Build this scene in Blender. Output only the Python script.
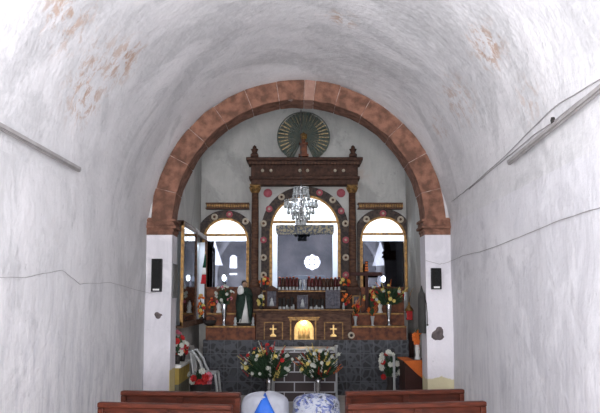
import bpy, bmesh, math, random
from mathutils import Vector, Matrix, noise
random.seed(7)
for o in list(bpy.data.objects): bpy.data.objects.remove(o)
S = bpy.context.scene
C = S.collection
PI = math.pi
# ------------------------------------------------------------------ camera
F = 800.0; CAMZ = 1.7; TH = math.atan(95/F)
cd = bpy.data.cameras.new('camera'); cam = bpy.data.objects.new('camera', cd); C.objects.link(cam)
cd.sensor_width = 36; cd.lens = 36*F/600; cd.clip_end = 200
cam.location = (0, 0, CAMZ); cam.rotation_euler = (PI/2+TH, 0, 0)
S.camera = cam
# ------------------------------------------------------------------ world, lights, exposure
w = bpy.data.worlds.new('world'); S.world = w; w.use_nodes = True
bg = w.node_tree.nodes['Background']; bg.inputs[0].default_value = (.80, .88, 1, 1); bg.inputs[1].default_value = 3.5
S.view_settings.view_transform = 'Standard'; S.view_settings.look = 'None'
S.view_settings.exposure = 0.20; S.view_settings.gamma = 1
REAR = -4.0          # rear wall of the nave, behind the camera
def area(name, loc, rot, sx, sy, e, col):
    l = bpy.data.lights.new(name, 'AREA'); l.shape = 'RECTANGLE'; l.size = sx; l.size_y = sy
    l.energy = e; l.color = col
    o = bpy.data.objects.new(name, l); C.objects.link(o); o.location = loc; o.rotation_euler = rot
    return o
DAY = (.96, .965, 1.0)
area('daylight_door', (0, REAR-.1, 1.3), (PI/2+.95, 0, 0), 1.6, 2.5, 1350, DAY)
area('daylight_round_window', (.2, REAR-.12, 3.47), (PI/2, 0, 0), .8, .8, 100, DAY)
area('daylight_arched_window', (-1.6, REAR-.12, 3.4), (PI/2, 0, 0), .5, 1.0, 55, DAY)
l_ = area('added_window_light_left', (-2.38, 4.4, 3.5), (0, 0, 0), 1.0, 1.2, 85, DAY); l_.rotation_euler = Vector((1, .9, .6)).to_track_quat('-Z', 'Y').to_euler()  # left and right: unseen window lights, added and aimed up to brighten the vault
l_ = area('added_window_light_right', (2.34, 4.0, 3.5), (0, 0, 0), 1.0, 1.2, 42, DAY); l_.rotation_euler = Vector((-1, .9, .6)).to_track_quat('-Z', 'Y').to_euler()
area('chancel_fill_light', (.07, 13.35, 6.35), (0, 0, 0), 1.0, 1.0, 12, (1, .98, .95))  # unseen fill light added above the chancel

# ------------------------------------------------------------------ pixel -> place on a plane of known depth
ct, st = math.cos(TH), math.sin(TH)
def ray(px, py):
    v = 206.5-py
    return (px-300, F*ct - v*st, v*ct + F*st)
def W(px, py, Y):
    d = ray(px, py); k = Y/d[1]
    return Vector((d[0]*k, Y, CAMZ+d[2]*k))
def G(px, py, z):
    d = ray(px, py); k = (z-CAMZ)/d[2]
    return Vector((d[0]*k, d[1]*k, z))
def X(px, Y): return W(px, 300, Y).x
def Z(py, Y): return W(300, py, Y).z

# ------------------------------------------------------------------ materials
def newmat(name):
    m = bpy.data.materials.new(name); m.use_nodes = True
    nt = m.node_tree; b = nt.nodes['Principled BSDF']
    return m, nt, b
def N(nt, t, **k):
    n = nt.nodes.new(t)
    for a, v in k.items(): setattr(n, a, v)
    return n
def mat(name, c1, rough=.6, c2=None, scale=8, metal=0, bump=0, bscale=30, stretch=(1,1,1), trans=0, emis=None, es=0, ior=1.45, detail=4, lo=.35, hi=.65):
    m, nt, b = newmat(name)
    b.inputs['Base Color'].default_value = (*c1, 1); b.inputs['Roughness'].default_value = rough
    b.inputs['Metallic'].default_value = metal; b.inputs['Transmission Weight'].default_value = trans
    b.inputs['IOR'].default_value = ior
    if not metal and rough >= .45 and not trans: b.inputs['Specular IOR Level'].default_value = .22
    tc = N(nt, 'ShaderNodeTexCoord'); mp = N(nt, 'ShaderNodeMapping'); mp.inputs['Scale'].default_value = stretch
    nt.links.new(tc.outputs['Object'], mp.inputs[0])
    c2 = c2 or tuple(x*.82 for x in c1)
    n = N(nt, 'ShaderNodeTexNoise'); n.inputs['Scale'].default_value = scale; n.inputs['Detail'].default_value = detail
    r = N(nt, 'ShaderNodeValToRGB'); r.color_ramp.elements[0].position = lo; r.color_ramp.elements[1].position = hi
    r.color_ramp.elements[0].color = (*c2, 1); r.color_ramp.elements[1].color = (*c1, 1)
    nt.links.new(mp.outputs[0], n.inputs[0]); nt.links.new(n.outputs[0], r.inputs[0]); nt.links.new(r.outputs[0], b.inputs['Base Color'])
    if bump:
        n2 = N(nt, 'ShaderNodeTexNoise'); n2.inputs['Scale'].default_value = bscale; n2.inputs['Detail'].default_value = 5
        bp = N(nt, 'ShaderNodeBump'); bp.inputs['Strength'].default_value = bump; bp.inputs['Distance'].default_value = .02
        nt.links.new(mp.outputs[0], n2.inputs[0]); nt.links.new(n2.outputs[0], bp.inputs['Height']); nt.links.new(bp.outputs[0], b.inputs['Normal'])
    if emis:
        b.inputs['Emission Color'].default_value = (*emis, 1); b.inputs['Emission Strength'].default_value = es
    return m

def mixc(nt, fac, a, b_):
    mx = N(nt, 'ShaderNodeMix', data_type='RGBA')
    for i, v in ((0, fac), (6, a), (7, b_)):
        if isinstance(v, (float, int)): mx.inputs[i].default_value = v
        elif isinstance(v, tuple): mx.inputs[i].default_value = (*v, 1)
        else: nt.links.new(v, mx.inputs[i])
    return mx.outputs[2]
def mth(nt, op, a, b_=None, clamp=False):
    m = N(nt, 'ShaderNodeMath', operation=op, use_clamp=clamp)
    for i, v in ((0, a), (1, b_)):
        if v is None: continue
        if isinstance(v, (float, int)): m.inputs[i].default_value = v
        else: nt.links.new(v, m.inputs[i])
    return m.outputs[0]
def nz(nt, src, scale, detail=4, rough=.5, dist=0):
    n = N(nt, 'ShaderNodeTexNoise'); n.inputs['Scale'].default_value = scale; n.inputs['Detail'].default_value = detail
    n.inputs['Roughness'].default_value = rough; n.inputs['Distortion'].default_value = dist
    nt.links.new(src, n.inputs[0]); return n.outputs[0]
def ramp(nt, src, lo, hi):
    m = N(nt, 'ShaderNodeMapRange'); m.inputs[1].default_value = lo; m.inputs[2].default_value = hi
    nt.links.new(src, m.inputs[0]); return m.outputs[0]

def plaster(name, base, dark, stains=(), dirt=.0, dado=None, vault=False, bumpk=.55):
    """whitewashed plaster: mottled, brushed, with rusty damp stains at given places"""
    m, nt, b = newmat(name)
    b.inputs['Roughness'].default_value = .85
    tc = N(nt, 'ShaderNodeTexCoord'); P = tc.outputs['Object']
    a = ramp(nt, nz(nt, P, 1.1, 5, .6, .4), .35, .68)
    col = mixc(nt, a, dark, base)
    pa = ramp(nt, nz(nt, P, .55, 7, .68, 1.0), .50, .56)
    col = mixc(nt, mth(nt, 'MULTIPLY', pa, .8), col, tuple(x*.86 for x in dark))
    mp = N(nt, 'ShaderNodeMapping'); mp.inputs['Scale'].default_value = (7, 2.2, 7) if vault else (5, 5, 1.2)
    if vault: mp.inputs['Rotation'].default_value = (0, 0, .35)
    nt.links.new(P, mp.inputs[0])
    br = ramp(nt, nz(nt, mp.outputs[0], 1.6, 6, .65, .8), .42, .60)
    col = mixc(nt, mth(nt, 'MULTIPLY', br, .28), col, tuple(x*1.07 for x in base))
    sp = ramp(nt, nz(nt, P, 9, 4, .7), .63, .70)
    col = mixc(nt, mth(nt, 'MULTIPLY', sp, .4), col, tuple(x*.62 for x in dark))
    fine = ramp(nt, nz(nt, P, 30, 3, .7), .3, .7)
    col = mixc(nt, mth(nt, 'MULTIPLY', fine, .12), col, tuple(x*.75 for x in dark))
    if dirt:     # grey scuffing low on the wall
        sx = N(nt, 'ShaderNodeSeparateXYZ'); nt.links.new(P, sx.inputs[0])
        low = ramp(nt, sx.outputs[2], 2.3, .5)
        d = mth(nt, 'MULTIPLY', low, ramp(nt, nz(nt, mp.outputs[0], 1.4, 6, .75), .46, .66))
        col = mixc(nt, mth(nt, 'MULTIPLY', d, dirt), col, (.30, .30, .36))
    for (p, r, k, stretch) in stains:
        mp2 = N(nt, 'ShaderNodeMapping'); mp2.inputs['Location'].default_value = [-p[i]*stretch[i]/r for i in range(3)]
        mp2.inputs['Scale'].default_value = [stretch[i]/r for i in range(3)]
        nt.links.new(P, mp2.inputs[0])
        ln = N(nt, 'ShaderNodeVectorMath', operation='LENGTH'); nt.links.new(mp2.outputs[0], ln.inputs[0])
        fall = ramp(nt, ln.outputs[1], 1.0, .3)
        wv = ramp(nt, nz(nt, P, 6.5, 7, .72, .5), .50, .60)
        f = mth(nt, 'MULTIPLY', mth(nt, 'MULTIPLY', fall, wv), k)
        col = mixc(nt, f, col, (.50, .34, .25))
    if dado:
        sx = N(nt, 'ShaderNodeSeparateXYZ'); nt.links.new(P, sx.inputs[0])
        e = mth(nt, 'ADD', sx.outputs[2], mth(nt, 'MULTIPLY', nz(nt, P, 5, 5, .6), .22))
        k = ramp(nt, e, dado[0]+.05, dado[0]+.04)
        if len(dado) > 2: k = mth(nt, 'MULTIPLY', k, ramp(nt, sx.outputs[0], dado[2], dado[2]+.002))
        col = mixc(nt, k, col, dado[1])
    nt.links.new(col, b.inputs['Base Color'])
    h = mth(nt, 'ADD', nz(nt, P, 2.2, 3), mth(nt, 'MULTIPLY', nz(nt, P, 14, 5, .6), .35))
    bp = N(nt, 'ShaderNodeBump'); bp.inputs['Strength'].default_value = bumpk; bp.inputs['Distance'].default_value = .06
    nt.links.new(h, bp.inputs['Height']); nt.links.new(bp.outputs[0], b.inputs['Normal'])
    return m

WH = (.78, .765, .775); WD = (.64, .635, .645)
HV = (1, .6, 1)
VC = (-.02, 2.86); VR = 2.285          # centre and radius of the nave vault
def vaultpt(px, py):
    """where a ray meets the barrel vault"""
    d = ray(px, py); ox, oz = -VC[0], CAMZ-VC[1]
    A = d[0]**2+d[2]**2; B = 2*(ox*d[0]+oz*d[2]); Cc = ox*ox+oz*oz-VR*VR
    k = (-B+math.sqrt(B*B-4*A*Cc))/(2*A)
    return (d[0]*k, d[1]*k, CAMZ+d[2]*k)
stains = [(vaultpt(90, 78), .62, .75, (1, .75, 1)), (vaultpt(125, 60), .38, .9, (1, .7, 1)), (vaultpt(68, 12), .45, .8, (1, .6, 1)),
          (vaultpt(487, 45), .36, .95, (1, .6, 1)), (vaultpt(458, 100), .42, .6, (1, .5, 1)), (vaultpt(342, 18), .25, .8, (1, .7, 1)),
          (vaultpt(440, 128), .25, .6, (1, .5, 1)), (vaultpt(85, 100), .35, .8, (1, .7, 1)), (vaultpt(528, 100), .3, .4, (1, .6, 1))]
M = {}
M['vault'] = plaster('vault_plaster', WH, WD, stains, vault=True)
M['wall_l'] = plaster('left_wall_plaster', WH, WD, stains[:1], dirt=.55)
M['wall_r'] = plaster('right_wall_plaster', (.80, .79, .81), (.67, .66, .69), dirt=.35)
M['pier'] = plaster('pier_plaster', (.76, .73, .76), (.68, .66, .70), dado=(Z(378, 12)+.06, (.62, .56, .36)), bumpk=.3)
M['pier_l'] = plaster('left_pier_plaster', (.76, .73, .76), (.68, .66, .70), dado=(Z(368, 12.2)+.06, (.60, .50, .24), -1.93), bumpk=.3)
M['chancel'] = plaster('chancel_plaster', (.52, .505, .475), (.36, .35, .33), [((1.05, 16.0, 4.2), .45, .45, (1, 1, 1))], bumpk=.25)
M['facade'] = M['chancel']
M['niche'] = mat('niche_white_paint', (.80, .84, .90), .6, (.76, .80, .86))
M['brick'] = mat('red_sandstone', (.265, .13, .088), .85, (.13, .065, .045), 8, bump=1, bscale=16, detail=10, lo=.38, hi=.62)
M['brick2'] = mat('pale_sandstone', (.40, .24, .19), .85, (.30, .17, .13), 7, bump=.6, bscale=22)
M['mortar'] = mat('pale_mortar', (.50, .38, .33), .9, (.24, .13, .10), 9)
M['wood'] = mat('pew_wood', (.095, .021, .010), .45, (.042, .010, .005), 6, stretch=(1, 6, 6), bump=.08)
M['wood_d'] = mat('altarpiece_wood', (.085, .040, .026), .65, (.035, .017, .012), 14, bump=.25, bscale=40)
M['wood_m'] = mat('brown_wood', (.125, .06, .036), .6, (.05, .025, .017), 9, stretch=(1, 1, 3), bump=.2)
M['marble'] = mat('reddish_painted_wood', (.22, .075, .035), .6, (.08, .03, .02), 11, bump=.1, detail=8)
M['gold'] = mat('aged_gilding', (.36, .20, .06), .5, (.14, .075, .03), 18, metal=.55, bump=.2)
M['goldb'] = mat('bright_gilding', (.80, .55, .22), .35, (.62, .38, .13), 25, metal=.5, bump=.4, bscale=50)
M['arch_d'] = mat('dark_carved_frame', (.085, .060, .048), .65, (.035, .030, .030), 22, bump=.5, bscale=50)
M['pink'] = mat('dusty_pink_paint', (.42, .11, .13), .7, (.30, .07, .09), 60)
M['cream'] = mat('cream_paint', (.50, .44, .35), .7, (.40, .33, .25), 60)
M['mirror'] = mat('dark_reflective_glass', (.062, .066, .078), .012, (.035, .038, .048), 2, metal=1)
M['black'] = mat('black_plastic', (.012, .012, .013), .55)
M['grille'] = mat('speaker_grille', (.02, .02, .02), .8, (.008, .008, .008), 90)
M['white'] = mat('white_paint', (.78, .78, .76), .5)
M['plastic'] = mat('white_plastic', (.44, .455, .46), .4)
M['silver'] = mat('polished_metal', (.62, .62, .64), .22, metal=.95)
M['steel'] = mat('painted_channel', (.40, .38, .38), .5, (.32, .30, .29), 5)
M['wire'] = mat('cable_sheath', (.36, .34, .34), .7)
M['green'] = mat('green_leaves', (.035, .065, .035), .6, (.02, .045, .02), 20)
M['cloak'] = mat('green_cloth', (.028, .05, .038), .7, (.012, .022, .017), 10, bump=.2)
M['skin'] = mat('painted_face', (.42, .26, .18), .5)
M['hair'] = mat('dark_hair', (.02, .014, .01), .7)
M['red'] = mat('red_petals', (.50, .03, .025), .6, (.28, .015, .02), 30)
M['orange'] = mat('orange_petals', (.75, .20, .04), .6, (.5, .10, .02), 30)
M['yellow'] = mat('yellow_petals', (.72, .60, .20), .6, (.5, .38, .10), 30)
M['wpetal'] = mat('white_petals', (.60, .60, .54), .6, (.42, .44, .38), 30)
M['ppetal'] = mat('pink_petals', (.62, .20, .26), .6, (.45, .12, .16), 30)
M['pot'] = mat('dark_pot', (.035, .03, .028), .6)
M['stonepatch'] = mat('bare_field_stone', (.17, .14, .14), .9, (.09, .075, .075), 12, bump=.6)
M['patchrim'] = mat('crumbled_plaster', (.60, .58, .60), .9, (.45, .43, .45), 25, bump=.6)
M['bluebag'] = mat('blue_plastic_sheet', (.03, .14, .58), .45, (.02, .09, .42), 6, bump=.3)
M['candle'] = mat('dark_red_candle_glass', (.10, .012, .012), .15, (.05, .008, .008), 20)
M['dark_amber'] = mat('dark_amber_glass', (.05, .018, .008), .15)
M['blackcloth'] = mat('dark_grey_cloth', (.06, .058, .055), .8)
M['flag_g'] = mat('green_flag_cloth', (.008, .07, .04), .7)
M['flag_r'] = mat('red_flag_cloth', (.55, .03, .04), .7)
M['orangecloth'] = mat('orange_cloth', (.65, .15, .03), .7, bump=.2)
M['fan'] = mat('dark_teal_fan', (.10, .13, .115), .6, (.16, .155, .125), 14)
M['ray'] = mat('worn_gilt_rays', (.50, .36, .18), .6, (.22, .18, .11), 30, metal=.2, lo=.4, hi=.6)
M['crystal'] = mat('cut_crystal', (.78, .80, .80), .08, (.50, .53, .53), 30, trans=.5, ior=1.5)
M['greyboard'] = mat('grey_board', (.16, .16, .16), .6, (.11, .11, .11), 25)
M['darkwood'] = mat('dark_red_wood', (.045, .015, .012), .6)
M['yellowp'] = mat('mustard_painted_masonry', (.46, .33, .08), .75, (.33, .24, .07), 8)
M['olive'] = mat('olive_masonry', (.17, .165, .12), .8, (.12, .115, .09), 8)
M['glint_ball'] = mat('glint_glow', (1, 1, 1), .5, emis=(.80, .88, 1), es=12)  # glow standing in for reflected glints
M['tube'] = mat('lit_tube', (1, 1, 1), .5, emis=(.92, .97, 1), es=9)
M['greyframe'] = mat('pewter_frame', (.13, .12, .14), .5, (.07, .065, .08), 30, bump=.3)
M['print'] = mat('faded_print', (.13, .125, .15), .6, (.05, .05, .065), 22)
M['frost'] = mat('floor_tile', (.46, .43, .41), .6, (.38, .35, .33), 3)

def glass_mat():
    m, nt, b = newmat('clear_case_glass'); nt.nodes.remove(b)
    out = nt.nodes['Material Output']; g = N(nt, 'ShaderNodeBsdfGlossy'); g.inputs['Roughness'].default_value = .02
    t = N(nt, 'ShaderNodeBsdfTransparent'); t.inputs[0].default_value = (.78, .82, .82, 1)
    fr = N(nt, 'ShaderNodeFresnel'); fr.inputs[0].default_value = 1.5
    mx = N(nt, 'ShaderNodeMixShader'); nt.links.new(fr.outputs[0], mx.inputs[0]); nt.links.new(t.outputs[0], mx.inputs[1]); nt.links.new(g.outputs[0], mx.inputs[2])
    nt.links.new(mx.outputs[0], out.inputs[0]); return m
M['glass'] = glass_mat()

def stone_mat():
    m, nt, b = newmat('dark_stone_mosaic'); b.inputs['Roughness'].default_value = .6
    tc = N(nt, 'ShaderNodeTexCoord'); mp = N(nt, 'ShaderNodeMapping'); mp.inputs['Rotation'].default_value = (PI/2, 0, 0)
    nt.links.new(tc.outputs['Object'], mp.inputs[0])
    v = N(nt, 'ShaderNodeTexVoronoi', feature='DISTANCE_TO_EDGE'); v.inputs['Scale'].default_value = 8.5
    nt.links.new(tc.outputs['Object'], v.inputs[0])
    edge = ramp(nt, v.outputs[0], .10, .16)
    v2 = N(nt, 'ShaderNodeTexVoronoi'); v2.inputs['Scale'].default_value = 8.5; nt.links.new(tc.outputs['Object'], v2.inputs[0])
    sx = N(nt, 'ShaderNodeSeparateColor'); nt.links.new(v2.outputs[1], sx.inputs[0])
    stone = mixc(nt, sx.outputs[0], (.007, .007, .010), (.036, .038, .047))
    col = mixc(nt, edge, (.062, .066, .078), stone)
    br = N(nt, 'ShaderNodeTexBrick'); br.offset = 0; br.inputs['Scale'].default_value = 1; br.inputs['Mortar Size'].default_value = .007
    br.inputs['Brick Width'].default_value = .25; br.inputs['Row Height'].default_value = .25
    br.inputs['Color1'].default_value = br.inputs['Color2'].default_value = (0, 0, 0, 1); br.inputs['Mortar'].default_value = (1, 1, 1, 1)
    nt.links.new(mp.outputs[0], br.inputs[0])
    col = mixc(nt, mth(nt, 'MULTIPLY', br.outputs[0], .85), col, (.095, .10, .115))
    nt.links.new(col, b.inputs['Base Color'])
    bp = N(nt, 'ShaderNodeBump'); bp.inputs['Strength'].default_value = .4; bp.inputs['Distance'].default_value = .02
    nt.links.new(edge, bp.inputs['Height']); nt.links.new(bp.outputs[0], b.inputs['Normal'])
    return m
M['stone'] = stone_mat()
def block_mat():
    m, nt, b = newmat('dark_blocks_white_joints'); b.inputs['Roughness'].default_value = .7
    tc = N(nt, 'ShaderNodeTexCoord'); mp = N(nt, 'ShaderNodeMapping'); mp.inputs['Rotation'].default_value = (PI/2, 0, 0)
    nt.links.new(tc.outputs['Object'], mp.inputs[0])
    br = N(nt, 'ShaderNodeTexBrick'); br.inputs['Scale'].default_value = 1; br.inputs['Mortar Size'].default_value = .010
    br.inputs['Brick Width'].default_value = .345; br.inputs['Row Height'].default_value = .168
    br.inputs['Color1'].default_value = (.045, .032, .034, 1); br.inputs['Color2'].default_value = (.06, .042, .042, 1); br.inputs['Mortar'].default_value = (.50, .50, .53, 1)
    nt.links.new(mp.outputs[0], br.inputs[0]); nt.links.new(br.outputs[0], b.inputs['Base Color'])
    return m
M['block'] = block_mat()
def bag_mat():
    m, nt, b = newmat('blue_white_striped_plastic'); b.inputs['Roughness'].default_value = .4
    tc = N(nt, 'ShaderNodeTexCoord'); P = tc.outputs['Object']
    f = ramp(nt, nz(nt, P, 9, 5, .65, 1.2), .50, .56)
    col = mixc(nt, f, (.42, .44, .50), (.07, .10, .30))
    f2 = ramp(nt, nz(nt, P, 14, 5, .7, .8), .56, .61)
    col = mixc(nt, f2, col, (.03, .035, .05))
    nt.links.new(col, b.inputs['Base Color'])
    bp = N(nt, 'ShaderNodeBump'); bp.inputs['Strength'].default_value = .8; bp.inputs['Distance'].default_value = .05
    nt.links.new(nz(nt, P, 9, 5, .6, 1), bp.inputs['Height']); nt.links.new(bp.outputs[0], b.inputs['Normal'])
    return m
M['bag2'] = bag_mat()
M['bag1'] = mat('white_woven_sack', (.42, .43, .48), .6, (.32, .33, .38), 5, bump=.6, bscale=8)

# ------------------------------------------------------------------ mesh builder
class MB:
    def __init__(s): s.v = []; s.f = []; s.mi = []; s.cur = 0; s.sm = []
    def add(s, vs, fs, smooth=False):
        n = len(s.v); s.v += [tuple(p) for p in vs]; s.f += [tuple(n+i for i in f) for f in fs]
        s.mi += [s.cur]*len(fs); s.sm += [smooth]*len(fs); return s
    def box(s, x0, x1, y0, y1, z0, z1):
        vs = [(x, y, z) for x in (x0, x1) for y in (y0, y1) for z in (z0, z1)]
        return s.add(vs, [(0,1,3,2), (4,6,7,5), (0,4,5,1), (2,3,7,6), (0,2,6,4), (1,5,7,3)])
    def bar(s, a, b, wd, ht, up=(0,0,1)):
        a = Vector(a); b = Vector(b); d = (b-a).normalized(); up = Vector(up)
        if abs(d.dot(up)) > .95: up = Vector((0, 1, 0))
        r = d.cross(up).normalized(); u = r.cross(d)
        vs = [p + r*sx*wd/2 + u*sz*ht/2 for p in (a, b) for sx, sz in ((-1,-1), (1,-1), (1,1), (-1,1))]
        return s.add(vs, [(0,1,2,3), (7,6,5,4), (0,4,5,1), (1,5,6,2), (2,6,7,3), (3,7,4,0)])
    def tube(s, pts, r, n=8, cap=True):
        pts = [Vector(p) for p in pts]; rs = r if isinstance(r, (list, tuple)) else [r]*len(pts)
        vs = []; fs = []; prev = None
        for i, p in enumerate(pts):
            d = (pts[min(i+1, len(pts)-1)]-pts[max(i-1, 0)]).normalized()
            if prev is None:
                u = Vector((0,0,1)) if abs(d.z) < .9 else Vector((0,1,0))
                prev = d.cross(u).normalized()
            a = (prev - d*prev.dot(d)).normalized(); b = d.cross(a); prev = a
            vs += [p + (a*math.cos(2*PI*k/n)+b*math.sin(2*PI*k/n))*rs[i] for k in range(n)]
        for i in range(len(pts)-1):
            for k in range(n):
                fs.append((i*n+k, i*n+(k+1)%n, (i+1)*n+(k+1)%n, (i+1)*n+k))
        if cap: fs += [tuple(range(n))[::-1], tuple((len(pts)-1)*n+k for k in range(n))]
        return s.add(vs, fs, True)
    def lathe(s, prof, c=(0,0,0), n=16, sx=1, sy=1, axis='z'):
        vs = []; fs = []
        for (r, z) in prof:
            for k in range(n):
                a = 2*PI*k/n; p = (r*math.cos(a)*sx, r*math.sin(a)*sy, z)
                if axis == 'y': p = (p[0], z, p[1])
                vs.append((c[0]+p[0], c[1]+p[1], c[2]+p[2]))
        for i in range(len(prof)-1):
            for k in range(n): fs.append((i*n+k, i*n+(k+1)%n, (i+1)*n+(k+1)%n, (i+1)*n+k))
        fs += [tuple(range(n))[::-1], tuple((len(prof)-1)*n+k for k in range(n))]
        return s.add(vs, fs, True)
    def ball(s, c, r, n=10, sc=(1,1,1)):
        prof = [(max(1e-3, math.sin(PI*i/(n//2+1)))*r, -math.cos(PI*i/(n//2+1))*r*sc[2]) for i in range(n//2+2)]
        return s.lathe(prof, c, n, sc[0], sc[1])
    def arcbar(s, cx, cz, r0, r1, y0, y1, a0, a1, n=32, clamp=None):
        """a curved bar in an XZ plane"""
        vs = []; fs = []
        for i in range(n+1):
            a = a0+(a1-a0)*i/n
            for (r, y) in ((r0, y0), (r1, y0), (r1, y1), (r0, y1)):
                x = cx+r*math.cos(a)
                if clamp: x = min(max(x, clamp[0]), clamp[1])
                vs.append((x, y, cz+r*math.sin(a)))
        for i in range(n):
            for k in range(4): fs.append((i*4+k, i*4+(k+1)%4, i*4+4+(k+1)%4, i*4+4+k))
        fs += [(0,1,2,3), (n*4+3, n*4+2, n*4+1, n*4)]
        return s.add(vs, fs)
    def mesh(s, name, mats):
        me = bpy.data.meshes.new(name); me.from_pydata(s.v, [], s.f)
        for m in mats: me.materials.append(m)
        for i, p in enumerate(me.polygons): p.material_index = s.mi[i]; p.use_smooth = s.sm[i]
        bm = bmesh.new(); bm.from_mesh(me); bmesh.ops.recalc_face_normals(bm, faces=bm.faces); bm.to_mesh(me); bm.free()
        return me
    def build(s, name, mats, parent=None, bevel=0, base=False, world=False):
        """base: top-level object whose origin moves to the middle of its foot; world: coordinates are world ones, parent unrotated"""
        if not isinstance(mats, (list, tuple)): mats = [mats]
        off = Vector((0,0,0))
        if base:
            xs, ys, zs = zip(*s.v); off = Vector(((min(xs)+max(xs))/2, (min(ys)+max(ys))/2, min(zs)))
        elif world and parent: off = absloc(parent)
        s.v = [tuple(Vector(p)-off) for p in s.v]
        o = bpy.data.objects.new(name, s.mesh(name, mats)); C.objects.link(o)
        if base: o.location = off
        if parent: o.parent = parent
        if bevel:
            b = o.modifiers.new('bevel', 'BEVEL'); b.width = bevel; b.segments = 2; b.limit_method = 'ANGLE'
        return o
def absloc(o):
    v = Vector(o.location)
    while o.parent: o = o.parent; v = v+Vector(o.location)
    return v
def tag(o, label, cat, group=None, kind=None):
    o['label'] = label; o['category'] = cat
    if group: o['group'] = group
    if kind: o['kind'] = kind
    return o
def thing(name, label, cat, loc, rz=0, group=None):
    o = bpy.data.objects.new(name, None); C.objects.link(o); o.location = loc; o.rotation_euler = (0,0,rz); o.empty_display_size = .1
    return tag(o, label, cat, group)
def struct(o): o['kind'] = 'structure'; return o
def copy_tree(o, parent=None):
    c = o.copy(); C.objects.link(c); c.parent = parent
    for ch in [x for x in bpy.data.objects if x.parent == o]: copy_tree(ch, c)
    return c

# ================================================================== THE SHELL
NX0, NX1 = VC[0]-VR, VC[0]+VR
ZS = VC[1]
AY0, AY1 = 12.0, 12.5                 # the arch wall
CX0, CX1, CY1 = -2.0, 2.14, 16.05     # the chancel
AXC, AZC, AR = -.02, CAMZ+1.165, 1.90
fl = MB().box(NX0-.4, NX1+.4, REAR-.4, AY0+.2, -.1, 0).build('floor', M['frost']); struct(fl)
struct(MB().box(CX0-.3, CX1+.3, AY0+.2, CY1+1, -.1, 0).build('floor_chancel', M['frost']))
# walls, slightly uneven
def gridwall(name, x, out, y0, y1, z0, z1, m, hole=None):
    b = MB(); ny, nzn = int((y1-y0)/.16), 20
    ys = [y0+(y1-y0)*i/ny for i in range(ny+1)]; zs = [z0+(z1-z0)*j/nzn for j in range(nzn+1)]
    vs = [(x+.02*noise.noise(Vector((x, y*.8, z*.9)))*min(1, (z1-z)*1.2), y, z) for y in ys for z in zs]
    fs = []
    for i in range(ny):
        for j in range(nzn):
            yc, zc = (ys[i]+ys[i+1])/2, (zs[j]+zs[j+1])/2
            if hole and hole[0] < yc < hole[1] and hole[2] < zc < hole[3]: continue
            a = i*(nzn+1)+j; fs.append((a, a+nzn+1, a+nzn+2, a+1))
    b.add(vs, fs, True)
    return struct(b.build(name, m))
gridwall('wall_left', NX0, -1, REAR, AY0+.05, 0, ZS, M['wall_l'])
gridwall('wall_right', NX1, 1, REAR, AY0+.05, 0, ZS, M['wall_r'])
# barrel vault, with openings cut for two added side windows out of view
b = MB(); na, ny = 48, 100; vs = []; fs = []
for i in range(ny+1):
    y = REAR+(AY0+.05-REAR)*i/ny
    for k in range(na+1):
        a = PI*k/na
        r = VR+.022*noise.noise(Vector((math.cos(a)*2, y*.9, math.sin(a)*2)))*min(1, k/8, (na-k)/8)
        q = min(1, max(0, (y-11.2)/.85)); r -= (VR-AR-.325+.012*noise.noise(Vector((a*14, 3, 1))))*q*q*(3-2*q)*min(1, k/4, (na-k)/4)
        vs.append((VC[0]+r*math.cos(a), y, VC[1]+r*math.sin(a)))
for i in range(ny):
    y = REAR+(AY0+.05-REAR)*(i+.5)/ny
    for k in range(na):
        a = PI*(k+.5)/na
        if .07 < a < .52 and 3.4 < y < 4.6: continue
        if PI-.52 < a < PI-.07 and 3.8 < y < 5.0: continue
        q = i*(na+1)+k; fs.append((q, q+1, q+na+2, q+na+1))
b.add(vs, fs, True); o = struct(b.build('ceiling', M['vault']))
# unseen side windows, added to brighten the vault; the areas sit at these frames
for n_, sx, yc in ((1, 1, 4.0), (2, -1, 4.4)):
    fr = MB(); x = VC[0]+sx*2.3
    for dz in (0, .52, 1.04): fr.box(x-.03, x+.03, yc-.6, yc+.6, 3.0+dz-.02, 3.0+dz+.02)
    for dy in (-.6, 0, .6): fr.box(x-.03, x+.03, yc+dy-.02, yc+dy+.02, 3.0, 4.04)
    struct(fr.build('window_%d' % n_, M['wood_m']))
def holedwall(name, y0, y1, x0, x1, ztop, holes, m, dx=.02, zbot=0):
    """wall across the building between y0 and y1; holes(x) -> list of open z intervals; ztop(x)"""
    b = MB(); xs = []; n = int(round((x1-x0)/dx))
    ev = sorted(set([round(x0+(x1-x0)*i/n, 5) for i in range(n+1)]))
    for i in range(len(ev)-1):
        xa, xb = ev[i], ev[i+1]; e = 1e-4
        ha, hb = holes(xa+e), holes(xb-e); hm = holes((xa+xb)/2)
        if len(ha) != len(hb): ha = hb = hm
        z = [zbot]+[q for h in ha for q in h]+[ztop(xa)]
        z2 = [zbot]+[q for h in hb for q in h]+[ztop(xb)]
        for k in range(0, len(z), 2):
            p = [(xa, z[k]), (xb, z2[k]), (xb, z2[k+1]), (xa, z[k+1])]
            if z[k+1]-z[k] < 1e-4 and z2[k+1]-z2[k] < 1e-4: continue
            b.add([(q[0], y0, q[1]) for q in p]+[(q[0], y1, q[1]) for q in p],
                  [(0,1,2,3), (7,6,5,4), (0,4,5,1), (2,6,7,3)])
        # jamb faces where a hole begins/ends
    o = struct(b.build(name, m)); return o
def arch_hole(xc, half, zb, zc, r):
    def f(x):
        if abs(x-xc) >= half: return None
        return (zb, zc+math.sqrt(max(0, r*r-(x-xc)**2)))
    return f
def vtop(x): return VC[1]+math.sqrt(max(0, (VR+.06)**2-(x-VC[0])**2)) if abs(x-VC[0]) < VR+.06 else VC[1]
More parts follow.
